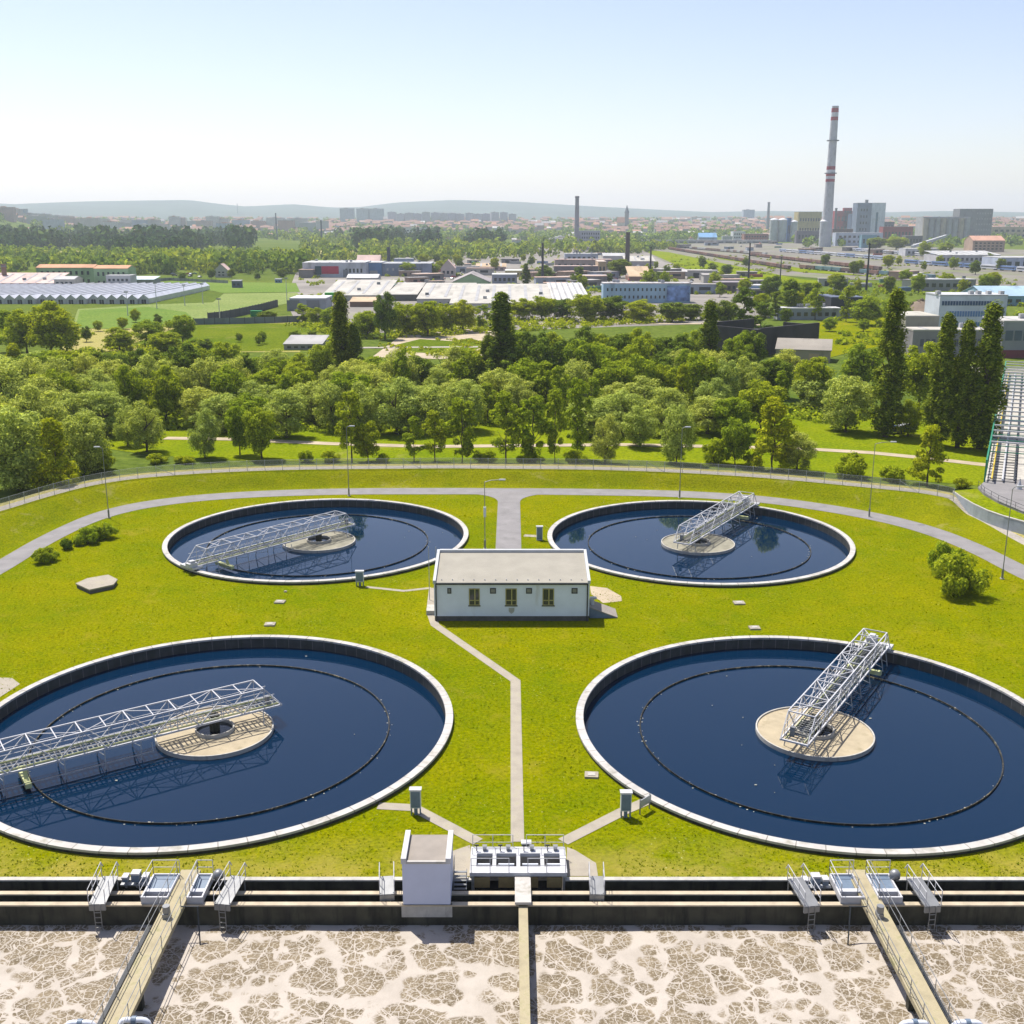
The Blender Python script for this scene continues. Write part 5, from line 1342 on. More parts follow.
# --- centre
t,hw,h=B_('retail_hall','pale grey retail hall with a red and dark poster on its front','hall',303,365,277.5,263,40,(.48,.50,.54),(.55,.55,.56),'flat',0,(1,5,.35,.95,.5,.2,.75,.5))
MB().box(hw*(-.60),hw*(-.40),-.3,-.02,h*.2,h*.78).build('poster',bm((.04,.09,.10)),t); MB().box(hw*(-.39),hw*.16,-.3,-.02,h*.25,h*.78).build('poster',bm((.45,.04,.08)),t)
MB().box(hw*.3,hw*.45,-.3,-.02,0,h*.55).build('entrance',bm(DGR),t)
B_('retail_hall','hall with a blue front and a white roof edge','hall',365.5,382,276,263,34,BLU,WHT,'flat',0,None,[(0,6,4,WHT)])
B_('house','house with a reddish gable roof behind the blue fronted hall','house',357,380,267,255.5,16,(.5,.45,.42),PNK,'gable_x',5,(1,5))
B_('hall','blue grey hall with small square windows','hall',382.5,431,276,264,36,(.22,.26,.34),GRY,'flat',0,(1,6,-.9,.5,.4,.3,.8,.3,bm(WHT)))
B_('hall','flat blue grey annex on top of the square windowed hall','hall',394,413,268,259,14,(.26,.32,.42),GRY,'flat',0,(1,5))
def stack(name,label,px,yb,yt,r0,r1,c,rings=(),z=0):
    p=gp(px,yb,z); h=zat(yt,p.y)-z; t=thing(name,label,'chimney' if 'chimney' in name else 'mast',(p.x,p.y,z))
    MB().lathe([(r0,0),(r1,h),(r1*.7,h),(r1*.7,h-1)],18).build('stack' if 'chimney' in name else 'pole',bm(c),t)
    if yt>110: MB().lathe([(r1+.03,h*.965),(r1*1.25,h*.97),(r1*1.25,h*.99),(r1+.03,h*.995)],18).build('collar',bm(tuple(x*.7 for x in c)),t)
    for f0,f1,cc in rings:
        a0=r0+(r1-r0)*f0+.12; a1=r0+(r1-r0)*f1+.12
        MB().lathe([(a0-.1,h*f0),(a0,h*f0),(a1,h*f1),(a1-.1,h*f1)],18).build('band',bm(cc),t)
    return t,h
stack('chimney','dark steel chimney at the square windowed hall',389,270,247,1.5,1.4,(.06,.07,.09))
B_('workshop','small white workshop before the blue fronted hall','workshop',347,378,285,275,18,WHT,(.55,.54,.53),'gable_x',2,(1,5),[(-.3,4,4,BRN)])
B_('warehouse','long warehouse with a broad white roof left of the dark tree','warehouse',322,386,301,286,60,PALE,PALE,'mono',5.0,None,[(-.7,5,3,DGR)])
B_('warehouse','warehouse with a white roof and a dark open front','warehouse',387,417,301,289,60,(.12,.12,.11),PALE,'mono',3.0)
B_('warehouse','white warehouse with a long bright roof above the gravel lot','warehouse',417,472,306,291,70,WHT,PALE,'mono',4.0,(1,6,-.9,.9,.3,.3,.7,.25))
B_('shed','grey flat shed at the near right of the pitches','shed',290,326,311,299,20,(.30,.32,.35),(.58,.58,.58),'flat',0,None,[(-.8,6,5,DGR),(.3,6,5,DGR)])
B_('shed','small brown roofed lean-to in front of the long warehouse','shed',350,376,307,299,12,BRN,TAN,'mono',1.5)
p=gp(330,302); t=thing('skip_container','big bright green bin between the grey shed and the long warehouse','skip',(p.x,p.y,0)); MB().box(-2.6,2.6,0,3,.1,4.4).build('bin',bm((.06,.38,.05)),t); MB().box(-2.7,2.7,-.1,3.1,4.403,4.7).build('lid',bm((.05,.30,.05)),t)
B_('warehouse','green gabled warehouse in the middle of the yards','warehouse',452,490,290,274,40,GRN,(.30,.27,.27),'gable_y',5,(1,8,-.8,.8,.25,.35,.75,.4))
B_('hall','blue grey flat hall right of the green gabled warehouse','hall',492,517,284.5,275,20,(.27,.29,.36),(.5,.5,.5),'flat',0,(1,5))
B_('shop','low yellow topped building beside the dark narrow tree','shop',505,525,277,271,18,(.5,.42,.2),(.62,.62,.55),'flat',0,(1,4))
B_('shop','low pink roofed shop at the rear of the yards','shop',476,506,271,264,14,PNK,TAN,'mono',2.5,(1,5))
B_('house','house with a pale steep roof among the parked cars','house',441,455,277,260,14,(.5,.42,.38),PNK,'gable_y',6,(1,3))
B_('warehouse','broad white roofed warehouse behind the central poplar','warehouse',450,552,310,293,75,WHT,PALE,'mono',5.0,(1,8,-.9,.9,.3,.3,.7,.3))
t,hw,h=B_('warehouse','warehouse with a pale striped roof left of the blue building','warehouse',552,590,306,292,80,DGR,(.55,.54,.52),'mono',4.0)
for i in range(6):
    x=-hw+2*hw*(i+.5)/6; b=MB(); b.bar((x,0,h+.55),(x,80,h+4.55),.9,.3); b.build('skylight',bm((.32,.32,.33)),t)
# ruins and yards
B_('ruined_hall','brown roofed ruined hall, the rear long wing','ruin',555,612,271,260,18,(.30,.24,.22),(.42,.30,.26),'flat',0,(1,9,-.95,.95,.5,.2,.8,.4))
B_('ruined_hall','ruined hall front wing with a dark window row','ruin',554,598,277,266.5,12,(.17,.15,.17),(.45,.34,.30),'flat',0,(1,10,-.95,.95,.5,.15,.8,.5))
B_('ruined_hall','tan walled end wing of the ruined hall','ruin',598,606,277,262,30,TAN,(.55,.45,.38),'flat',0,(1,2))
B_('hall','low brown hall in front of the ruined wings','hall',575,607,284,276,12,(.30,.26,.27),(.36,.32,.32),'flat',0,(1,6))
B_('hall','grey flat hall with a white roof behind the ruined hall','hall',565,598,263,254,22,(.35,.38,.45),WHT,'flat',0,(1,6))
B_('shed','pale pitched shed left of the dark chimney','shed',603,625,262,253.5,20,(.45,.42,.40),WHT,'gable_x',2.5)
B_('shed','shed with a white roof right of the dark chimney','shed',625,655,266,257,24,(.40,.36,.36),PALE,'mono',4)
B_('shed','shed with a broad tan roof below the dark chimney','shed',629,651,281,268,26,(.28,.17,.13),TAN,'mono',6)
t,hw,h=B_('block','long pale blue two storey block with a mural at its right end','building',603,690,303,284,12,LBL,(.42,.40,.40),'flat',0,(2,14,-.95,.45,.4,.12,.9,.35))
MB().box(hw*.46,hw*.98,-.3,-.02,h*.1,h*.9).build('mural',pmat('blue_mural',(.20,.30,.52),.8,.8,.25),t)
B_('shed','dark long roofed shed at the right of the scrap yard','shed',716,742,293,283,14,(.16,.13,.12),(.25,.22,.24),'flat',0,(1,5))
B_('shed','curved pale shed at the railway bank','shed',678,712,276,270,10,(.40,.37,.37),(.50,.48,.47),'gable_x',1.5)
stack('chimney','dark brick chimney rising from the tan roofed sheds',627,272,232,2.1,1.6,(.10,.08,.08))
stack('chimney','tall grey chimney in front of the hazy ridge right of centre',576.5,245,196,4.6,3.2,(.24,.23,.26))
stack('utility_mast','dark telegraph mast in the yards left of the ruined hall',542.5,283,243,.9,.6,(.05,.05,.06))
stack('utility_mast','dark mast at the right side of the tan roof',650,281,247,.8,.5,(.06,.06,.06))
stack('utility_mast','dark mast on the railway bank left of the wagons',748,285,243,.7,.4,(.05,.05,.06))
stack('utility_mast','dark mast before the blue locomotive',866,292,243,.7,.4,(.05,.05,.06))
stack('utility_mast','mast at the end of the nearest wagons',780,282,257,.5,.3,(.08,.08,.08))
stack('utility_mast','thin mast in the town at the left of the ridge',238.5,227,203.5,4,2,(.16,.17,.2))
stack('utility_mast','thin mast among the far woods left of centre',277,240,213,2.4,1.2,(.16,.17,.2))
stack('utility_mast','short mast among the far woods',322,247,220,1.8,1,(.14,.15,.17))
# the block left of the grey chimney
B_('block','grey apartment block with a tan end beside the tall grey chimney','building',579,600,245,231,20,(.30,.30,.37),GRY,'flat',0,(3,8,-.8,.95,.5,.1,.95,.5))
B_('block','white two part building among the woods left of centre','building',402,430,240,228,30,(.6,.6,.58),WHT,'flat',0,(3,8))
# right side
def ruin():
    yb=357
    A=gp(752,yb); B=gp(818,349)
    t=thing('dark_ruin','black walled roofless ruin with buttresses by the small meadow','ruin',A); d=B-A; L=d.length; t.rotation_euler=(0,0,math.atan2(d.y,d.x)); h=zat(329,A.y)
    m=bm((.05,.046,.05))
    MB().box(0,L,0,.7,-.2,h).build('front_wall',m,t); MB().box(0,L*.6,16,16.7,-.2,h+1).build('rear_wall',m,t); MB().box(0,.7,.702,15.99,-.2,h).build('end_wall',m,t); MB().box(L-.7,L,.702,14,-.2,h*.92).build('end_wall',m,t)
    for i,x in enumerate((-6.5,-3.2,-.4)):
        MB().box(x-.7,x+.7,-2.6,-.05,-.2,h*(.86+.07*i)).build('buttress',m,t)
ruin()
t,hw,h=B_('shed','beige shed with a pale sloped roof in front of the dark ruin','shed',776,829,362,343,11,(.34,.29,.21),(.26,.235,.20),'mono',2.2,None,[(-.5,2.5,2.6,BRN),(.4,3,2.6,TAN)],yaw=-16)
t,hw,h=B_('office_building','white three storey office with blue window bands at the right','building',936,1003,341,296,14,(.60,.63,.70),(.45,.46,.48),'flat',0,None)
add_windows(t,hw,h,1,18,-.94,.55,.8,.78,.90,.8,bm((.08,.12,.20))); add_windows(t,hw,h,1,16,-.70,.55,.8,.53,.68,.75,bm((.16,.26,.46))); add_windows(t,hw,h,1,12,-.70,.35,.8,.24,.44,.8,bm((.10,.22,.42))); add_windows(t,hw,h,1,2,.74,.94,.9,.1,.78,.7,bm((.06,.09,.13)))
for x in (-.98,.0,.22,.52,.9): MB().box(hw*x-.7,hw*x+.7,2,4,h+.453,h+1.6).build('roof_vent',bm(WHT),t)
B_('low_wing','cream low wing left of the white office','building',903,936,352,317,18,(.33,.31,.24),(.42,.40,.34),'flat',0,(1,2,-.5,.9,.3,.2,.5,.7))
B_('low_wing','long low grey wing with a white edged canopy below the office','building',911,1000,357,331,9,(.27,.25,.25),(.46,.43,.38),'flat',0,(1,14,-.85,.95,.4,.2,.9,.6,bm((.12,.12,.14))))
t,hw,h=B_('low_wing','grey strip windowed wing with a maroon base at the right edge','building',1000,1085,358,322,16,(.28,.28,.30),(.44,.42,.40),'flat',0,(1,9,-.95,.95,.5,.35,.9,.8,bm((.10,.13,.16))))
MB().box(-hw-.05,hw+.05,-.2,-.015,0,h*.22).build('base_band',bm((.20,.05,.06)),t)
B_('hall','blue roofed hall behind the white office at the right edge','hall',984,1060,306,288,30,(.20,.33,.42),(.30,.42,.52),'gable_x',4,(1,8))
B_('hall','grey hall behind the scrap heap at the right','hall',920,975,291,280,16,(.30,.29,.30),(.4,.4,.42),'flat',0,(1,7))
B_('hall','low black hall among trees behind the small meadow','hall',830,862,318,298,20,(.04,.045,.06),(.10,.12,.18),'flat',0,None,[(0,8,4,DGR)])
B_('shed','long grey shed with white roof edge behind the ruin','shed',778,840,320,309,8,(.30,.32,.36),(.55,.55,.56),'flat',0,(1,8))
B_('shed','blue sided long shed left of the dark masts','shed',750,778,296,286,12,(.22,.32,.48),(.45,.45,.46),'flat',0,(1,6))
# low sheds, containers and stacks that crowd the yards
used_=[]
kinds=[('storage_container','shipping container',12,2.6,2.5,[((.12,.20,.34),'blue'),((.36,.12,.08),'rust red'),((.34,.34,.34),'grey'),((.10,.22,.14),'green'),((.45,.44,.42),'white')]),('yard_shed','low flat shed',16,4.0,7,[((.42,.40,.37),'pale'),((.22,.20,.20),'dark grey'),((.34,.24,.18),'brown'),((.30,.34,.40),'blue grey')])]
spots_=[((300,271,345,285),4,'by the retail hall'),((395,272,445,289),14,'left of the green gabled warehouse'),((460,262,556,277),22,'behind the central yards'),((540,277,605,291),16,'before the ruined hall'),((605,262,690,282),24,'around the dark brick chimney'),((690,276,760,297),18,'right of the blue block'),((560,250,640,262),12,'behind the ruined hall'),((830,276,935,292),14,'along the railway before the white office'),((680,243,780,252),12,'beside the grey viaduct'),((800,246,960,256),18,'before the power plant')]
for (x0_,y0_,x1_,y1_),n_,where in spots_:
    for i in range(n_):
        nm,kd,L_,H2,D2,cl=random.choices(kinds,[.5,.5])[0]; c_,cn=random.choice(cl); p=gp(random.uniform(x0_,x1_),random.uniform(y0_,y1_)); s_=random.uniform(.6,1.5) if nm=='yard_shed' else .9
        b=MB(); b.box(-L_*s_/2,L_*s_/2,0,D2*s_,-.1,H2*s_); b.cur=1
        if nm=='yard_shed': b.box(-L_*s_/2-.3,L_*s_/2+.3,-.3,D2*s_+.3,H2*s_+.01,H2*s_+.3); b.cur=2; b.box(-L_*s_*.3,-L_*s_*.1,-.06,0,0,H2*s_*.7); b.box(L_*s_*.05,L_*s_*.35,-.06,0,H2*s_*.4,H2*s_*.75)
        else:
            for q in range(9): xx=-L_*s_/2+L_*s_*(q+.5)/9; b.box(xx-.12,xx+.12,-.06,0,.05,H2*s_-.05)
            b.cur=2; b.box(-L_*s_/2+.1,L_*s_/2-.1,.1,D2*s_-.1,H2*s_+.001,H2*s_+.05)
        o=b.build(nm,[bm(c_),bm(random.choice([(.42,.40,.38),(.30,.28,.27),(.42,.30,.24)])) if nm=='yard_shed' else bm(tuple(v*.8 for v in c_)),M['dmetal'] if nm=='yard_shed' else bm(c_)]); o.location=(p.x,p.y,.06); o.rotation_euler=(0,0,random.choice([0,.1,-.15,1.5,.6]))
        tag(o,f'{cn} {kd} {where}','container' if nm!='yard_shed' else 'shed',f'{cn} {kd}s {where}')
# scrap heap
t=thing('scrap_heap','brown heap of scrap left of the white office','heap',gp(924,312)); b=MB(); mm=bm((.22,.16,.12))
for i in range(240):
    a=random.uniform(0,6.28); q=random.random()**.6; x,y=q*11*math.cos(a),q*6*math.sin(a)+5; z=5.5*(1-q)+random.uniform(-.4,.3)
    b.bar((x,y,max(z,.1)),(x+random.uniform(-1.6,1.6),y+random.uniform(-1.6,1.6),max(.1,z+random.uniform(-.8,.8))),random.uniform(.2,.8))
b.build('scrap',[mm],t); b=MB(); b.lathe([(11,-.1),(7.5,1.6),(3,4.2),(0,5.2)],20,(0,5)); b.build('mound',bm((.20,.15,.11)),t)
# --- power plant
ch,hh=stack('power_plant_chimney','very tall grey chimney with red and white bands leaning over the power plant',825.5,247,106,8.6,5.3,(.47,.47,.49),rings=[(.955,.985,RED),(.90,.925,RED),(.925,.955,(.6,.6,.62)),(.555,.58,RED),(.51,.53,RED),(.53,.555,(.6,.6,.62)),(.47,.49,RED),(.49,.51,(.6,.6,.62))])
for z in (.53,.76): MB().lathe([(8.2,hh*z-.8),(9.6,hh*z-.5),(9.6,hh*z+.8),(8.2,hh*z+1)],18).build('gallery',bm(DGR),ch)
def silo(px,yb,yt,pw,label,c=(.46,.48,.49)):
    p=gp(px,yb); r=pw*mpp(p.y)/2; h=zat(yt,p.y); t=thing('silo',label,'silo',(p.x,p.y,0),0,'silos of the power plant')
    MB().lathe([(r,0),(r,h*.9)],20).build('shell',bm(c),t,True); MB().lathe([(r+.3,h*.9),(r+.3,h*.92),(r*.75,h*.97),(0,h)],20).build('cap',bm((.6,.6,.62)),t)
silo(773,242,218,8,'leftmost grey silo of the power plant'); silo(781.5,242,218,8.5,'second grey silo from the left, beside the blue lift shaft'); silo(793,242,220,7,'slim grey silo right of the blue lift shaft'); silo(823.5,247,219,10,'grey silo standing at the foot of the tall chimney')
B_('lift_tower','narrow blue lift shaft between the grey silos','tower',786.5,790,242,218,12,(.05,.14,.34),DGR,'flat',0,(1,2))
B_('boiler_house','yellow brown boiler house behind the silos','building',797,820,240,212,40,(.42,.34,.16),(.3,.26,.2),'flat',0,(2,8,-.9,.9,.3,.2,.9,.6))
B_('boiler_house','dark red hall right of the tall chimney','building',835,854,238,211,40,RED,(.2,.05,.06),'flat',0,(2,5))
B_('boiler_house','small dark red penthouse over the red hall','building',842,850,238,208,12,RED,(.25,.06,.07),'flat',0,(1,3,-.9,.9,.3,.8,.95))
t,hw,h=B_('power_house','tall grey and white power house with a dark left face','building',855,883,240,203,34,(.16,.20,.28),(.45,.45,.46),'flat',0,(4,3,-.8,-.2,.4,.2,.9,.5))
MB().box(hw*.02,hw*1.0,-.5,-.02,0,h-.1).build('bright_face',bm((.56,.59,.66)),t); MB().box(hw*.35,hw*.5,-.9,-.55,0,h*.75).build('window_strip',bm((.05,.13,.2)),t); MB().box(-hw*.4,-hw*.2,6,10,h+.46,h+7).build('roof_vent',bm(DGR),t)
B_('boiler_house','dark blue clad block between the red hall and the power house','building',850,857,239,214,30,(.06,.09,.16),DGR,'flat',0,(3,2))
B_('hall','dark brown pipe hall in front of the red hall','hall',832,852,243,229,16,(.15,.09,.08),(.2,.18,.18),'flat',0,(2,6))
B_('hall','dark grey crusher house at the right foot of the power house','hall',880,893,240,222,20,(.13,.14,.17),DGR,'flat',0,(3,4))
B_('hall','low brick hall left of the grey silos','hall',744,768,243,234,26,(.26,.12,.09),(.22,.20,.20),'flat',0,(2,8))
B_('hall','dark shed at the foot of the grain store','hall',905,922,246,236,20,(.12,.12,.13),(.25,.24,.24),'flat',0,(1,5))
B_('boiler_house','low dark red annex right of the power house','building',882,912,243,227,24,(.26,.06,.06),(.3,.1,.1),'flat',0,(1,8))
B_('hall','white and blue pipework hall at the foot of the power house','hall',835,882,246,233,20,(.42,.47,.55),(.5,.52,.56),'flat',0,(2,9))
B_('hall','dark low hall at the foot of the yellow brown boiler house','hall',796,822,243.5,231,14,(.14,.13,.15),DGR,'flat',0,(1,7))
B_('hall','teal block before the power house','hall',861,876,248,235,14,(.16,.30,.36),(.3,.4,.45),'flat',0,(1,4))
t=thing('conveyor','sloping grey conveyor bridge between plant and grain store','conveyor',gp(912,250)); A=gp(912,250); b=MB(); P0=gp(912,248)-A; P1=gp(945,247)-A
b.bar(P0+Vector((0,0,2)),P1+Vector((0,0,zat(236,gp(945,247).y))),4,4); b.build('gallery',bm((.42,.43,.46)),t); b=MB()
for k in (.3,.6,.95): q=P0.lerp(P1,k); b.bar(q,q+Vector((0,0,zat(236,gp(945,247).y)*k)),1.2)
b.build('trestle',bm(DGR),t)
t,hw,h=B_('grain_store','long grey grain store with ribbed silo front','building',921,968,242,217,40,(.36,.35,.36),(.42,.42,.44),'flat',0,None)
for i in range(8): MB().lathe([(hw/8*.98,0),(hw/8*.98,h*.96)],12,(-hw+hw/8*(2*i+1),-.2)).build('silo_cell',bm((.34,.34,.36) if i%3 else (.42,.36,.30)),t)
B_('grain_tower','tall dark grey head house of the grain store','tower',957,990,241,209,36,(.22,.22,.24),(.3,.3,.32),'flat',0,(5,6,.0,.95,.3,.1,.95,.4,bm((.34,.33,.34))))
B_('house','brick house with an orange hipped roof at the right','house',972,1004,252,236,30,(.42,.30,.22),(.50,.28,.20),'gable_x',6,(3,7))
B_('hall','ochre warehouse behind the orange roofed house','hall',990,1040,240,227,30,(.45,.36,.26),(.46,.40,.34),'flat',0,(2,8))
B_('hall','long white roofed rail shed at the right','hall',938,1000,264,252,40,(.45,.44,.45),WHT,'mono',3,(1,12))
B_('hall','white roofed hall at the right edge beyond the trains','hall',1000,1090,270,258,40,(.42,.46,.55),WHT,'flat',0,(1,10))
B_('hall','low white hall behind the passenger coaches','hall',905,938,256,249,24,(.5,.5,.52),WHT,'flat',0,(1,7))
B_('viaduct_deck','grey viaduct crossing behind the rail yard','viaduct',640,772,243.5,240.2,14,(.36,.36,.37),(.42,.41,.40),'flat',0,(1,14,-.97,.97,.6,.0,.75,.75,bm((.12,.13,.13))))
B_('hall','blue roofed hall among dark trees at the left of the viaduct','hall',699,717,240.5,233,30,(.2,.3,.45),(.16,.34,.58),'gable_x',9)
B_('hall','white building right of the blue roofed hall','hall',733,745,240.5,231.5,30,(.56,.56,.58),WHT,'flat',0,(2,5))
# trains
def wagon_proto(kind,c,label,group):
    t=thing(kind,label,'wagon' if kind!='passenger_coach' else 'train coach',(0,0,0),0,group)
    L,Hh={'freight_wagon':(12.5,3.6),'passenger_coach':(24,4.0)}[kind]
    b=MB(); b.box(-L/2,L/2,-1.4,1.4,1.1,Hh)
    if kind=='freight_wagon':
        for k in range(7): x=-L/2+.4+k*(L-.8)/6; b.box(x-.1,x+.1,-1.52,-1.405,1.1,Hh+.1)
    else: b.box(-L/2+.3,L/2-.3,-1.2,1.2,Hh+.002,Hh+.35)
    b.build('body',c,t)
    b=MB()
    for x in (-L*.34,L*.34):
        for k in (-.9,.9): b.tube([(x+k,-.9,.46),(x+k,.9,.46)],.46,10)
        b.box(x-1.4,x+1.4,-.7,.7,.5,.8)
    b.box(-L/2-.3,L/2+.3,-.3,.3,.85,1.095); b.build('bogie',M['dmetal'],t)
    if kind=='passenger_coach': MB().box(-L/2+1,L/2-1,-1.45,-1.405,2.3,3.2).build('window_band',M['glass'],t)
    return t
def train(kind,A,B,cols,label,group,gap=1.3):
    P=gp(*A);Q=gp(*B);d=Q-P;L=d.length;ang=math.atan2(d.y,d.x); step={'freight_wagon':12.5,'passenger_coach':24}[kind]+gap; n=int(L/step)
    protos=[wagon_proto(kind,c,label%nm,group) for c,nm in cols]
    used=set()
    for i in range(n):
        k=random.randrange(len(protos)); o=protos[k] if k not in used else copy_tree(protos[k]); used.add(k)
        p=P.lerp(Q,(i+.5)*step/L); o.location=(p.x,p.y,.18); o.rotation_euler=(0,0,ang)
    for k,o in enumerate(protos):
        if k not in used:
            for c in list(o.children): bpy.data.objects.remove(c)
            bpy.data.objects.remove(o)
    b=MB()
    for s in (-.75,.75):
        n_=Vector((-d.y,d.x,0)).normalized()*s; b.bar(P+n_+Vector((0,0,.14)),Q+n_+Vector((0,0,.14)),.12)
    o=b.build('rail_track',M['dmetal']); o['kind']='structure'
brn=[(bm((.22,.11,.09)),'brown'),(bm((.27,.16,.13)),'rusty'),(bm((.15,.10,.10)),'dark brown')]
train('freight_wagon',(669,249.5),(792,270.5),brn,'%s freight wagon in the long train curving along the grassy bank','freight wagons along the grassy bank')
train('freight_wagon',(750,256),(884,271.5),brn,'%s freight wagon in the second train behind the nearest one','freight wagons of the second train')
train('freight_wagon',(800,269),(946,281),brn[1:]+[(bm((.14,.24,.28)),'teal')],'%s freight wagon in the train nearest the white office','freight wagons nearest the white office')
train('freight_wagon',(690,249),(770,256),[(bm((.45,.45,.44)),'pale'),(bm((.25,.18,.16)),'brown')],'%s freight wagon on the middle sidings','freight wagons on the middle sidings')
blu=[(bm((.40,.45,.58)),'pale blue'),(bm((.55,.56,.60)),'white'),(bm((.16,.24,.42)),'blue')]
train('passenger_coach',(780,252),(905,262),blu,'%s passenger coach in the long row by the power plant','passenger coaches by the power plant')
train('passenger_coach',(905,264),(1060,275),blu,'%s passenger coach in the row at the right edge','passenger coaches at the right edge')
train('passenger_coach',(850,251),(960,259.5),blu[:2],'%s passenger coach in the rearmost row','passenger coaches in the rearmost row')
# vehicles in the yards
def car_mesh(c):
    b=MB(); prof=[(-2.1,.35),(-2.1,.85),(-1.3,.95),(-.75,1.42),(.75,1.42),(1.35,1.0),(2.1,.9),(2.15,.35)]
    n=len(prof); b.raw([(x,-.85,z) for x,z in prof]+[(x,.85,z) for x,z in prof],[tuple(range(n)),tuple(range(2*n-1,n-1,-1))]+[(i,n+i,n+(i+1)%n,(i+1)%n) for i in range(n)])
    b.cur=1; b.raw([(-1.2,-.87,.98),(-.72,-.87,1.36),(.7,-.87,1.36),(1.2,-.87,1.0)],[(0,1,2,3)][::1]); b.raw([(-1.2,.87,.98),(-.72,.87,1.36),(.7,.87,1.36),(1.2,.87,1.0)],[(3,2,1,0)])
    b.cur=2
    for x in (-1.3,1.3):
        for y in (-.8,.8): b.tube([(x,y-.1,.33),(x,y+.1,.33)],.33,10)
    me=bpy.data.meshes.new('car'); me.from_pydata([tuple(v) for v in b.v],[],b.f)
    for m in (c,M['glass'],M['dmetal']): me.materials.append(m)
    me.polygons.foreach_set('material_index',b.m); return me
carc=[((.6,.6,.6),'white'),((.35,.36,.38),'silver'),((.04,.04,.05),'black'),((.35,.03,.03),'red'),((.05,.10,.30),'blue'),((.10,.22,.14),'green'),((.45,.36,.2),'beige')]
cmesh=[(car_mesh(pmat('car_paint_%d'%i,c,.3,.03,1,spec=.5)),n) for i,(c,n) in enumerate(carc)]
areas=[((430,266,470,280),'in the crowded car yard behind the green gabled warehouse',60),((555,283,608,290),'in the row before the low brown hall',26),((600,274,660,284),'in the scrap yard behind the long blue block',26),((165,273.5,200,278.5),'near the cream gabled house behind the pitches',12),((690,280,735,292),'in the scrap yard right of the long blue block',16),((395,279,440,287),'on the lot behind the white roofed warehouses',18)]
for (x0,y0,x1,y1),where,n in areas:
    for i in range(n):
        p=gp(random.uniform(x0,x1),random.uniform(y0,y1)); k=random.choices(range(7),[4,4,3,2.4,2,1,1])[0]
        o=link('parked_car',cmesh[k][0]); o.location=(p.x,p.y,.06); o.rotation_euler=(0,0,random.choice([0,1.57,.3,1.3])+random.uniform(-.1,.1))
        tag(o,f'{cmesh[k][1]} car parked {where}','car',f'{cmesh[k][1]} cars parked {where}')
def big_car(px,py,c,label,rz):
    p=gp(px,py); t=thing('parked_car',label,'car',(p.x,p.y,.08),rz)
    prof=[(-2.2,.35),(-2.2,.9),(-1.5,1.02),(-.85,1.5),(.8,1.5),(1.45,1.05),(2.15,.9),(2.2,.35)]; n=len(prof); b=MB()
    b.raw([(x,-.88,z) for x,z in prof]+[(x,.88,z) for x,z in prof],[tuple(range(n)),tuple(range(2*n-1,n-1,-1))]+[(i,n+i,n+(i+1)%n,(i+1)%n) for i in range(n)]); b.build('body',c,t)
    for s in (-1,1):
        b=MB(); b.raw([(-1.3,s*.9,1.02),(-.8,s*.9,1.42),(.75,s*.9,1.42),(1.25,s*.9,1.06)],[(0,1,2,3)]); b.build('window',M['glass'],t)
    for x in (-1.4,1.4):
        for s in (-1,1): MB().tube([(x,s*.78,.34),(x,s*.95,.34)],.34,14).build('wheel',M['dmetal'],t)
big_car(893,433.5,pmat('navy_paint',(.02,.05,.16),.3,.05,1,spec=.5),'dark blue car parked in the shade below the tall right poplar',.1)
big_car(905,431.5,pmat('white_paint',(.55,.56,.6),.3,.05,1,spec=.5),'white car parked in the shade beside the dark blue car',.25)
# concrete debris on the gravel lot
for k,(px,py,w) in enumerate([(430,331,5),(446,334,6),(462,331,4),(480,333,5),(412,337,4),(400,332,3)]):
    p=gp(px,py); t=thing('concrete_slab','pale broken concrete slab lying on the gravel lot','slab',(p.x,p.y,.1),random.uniform(-.3,.3),'broken concrete slabs on the gravel lot')
    o=[(w*math.cos(a)*random.uniform(.8,1.1),w*.6*math.sin(a)*random.uniform(.8,1.1)) for a in np.linspace(0,6.28,8)[:-1]]
    MB().prism(o,0,.5).build('slab',bm((.5,.42,.35)),t)
B_('shed','low black roofed shed with roof vents at the left of the twin poplars','shed',284,322,350,340,14,(.28,.27,.26),(.33,.32,.31),'mono',1.5,(1,5))
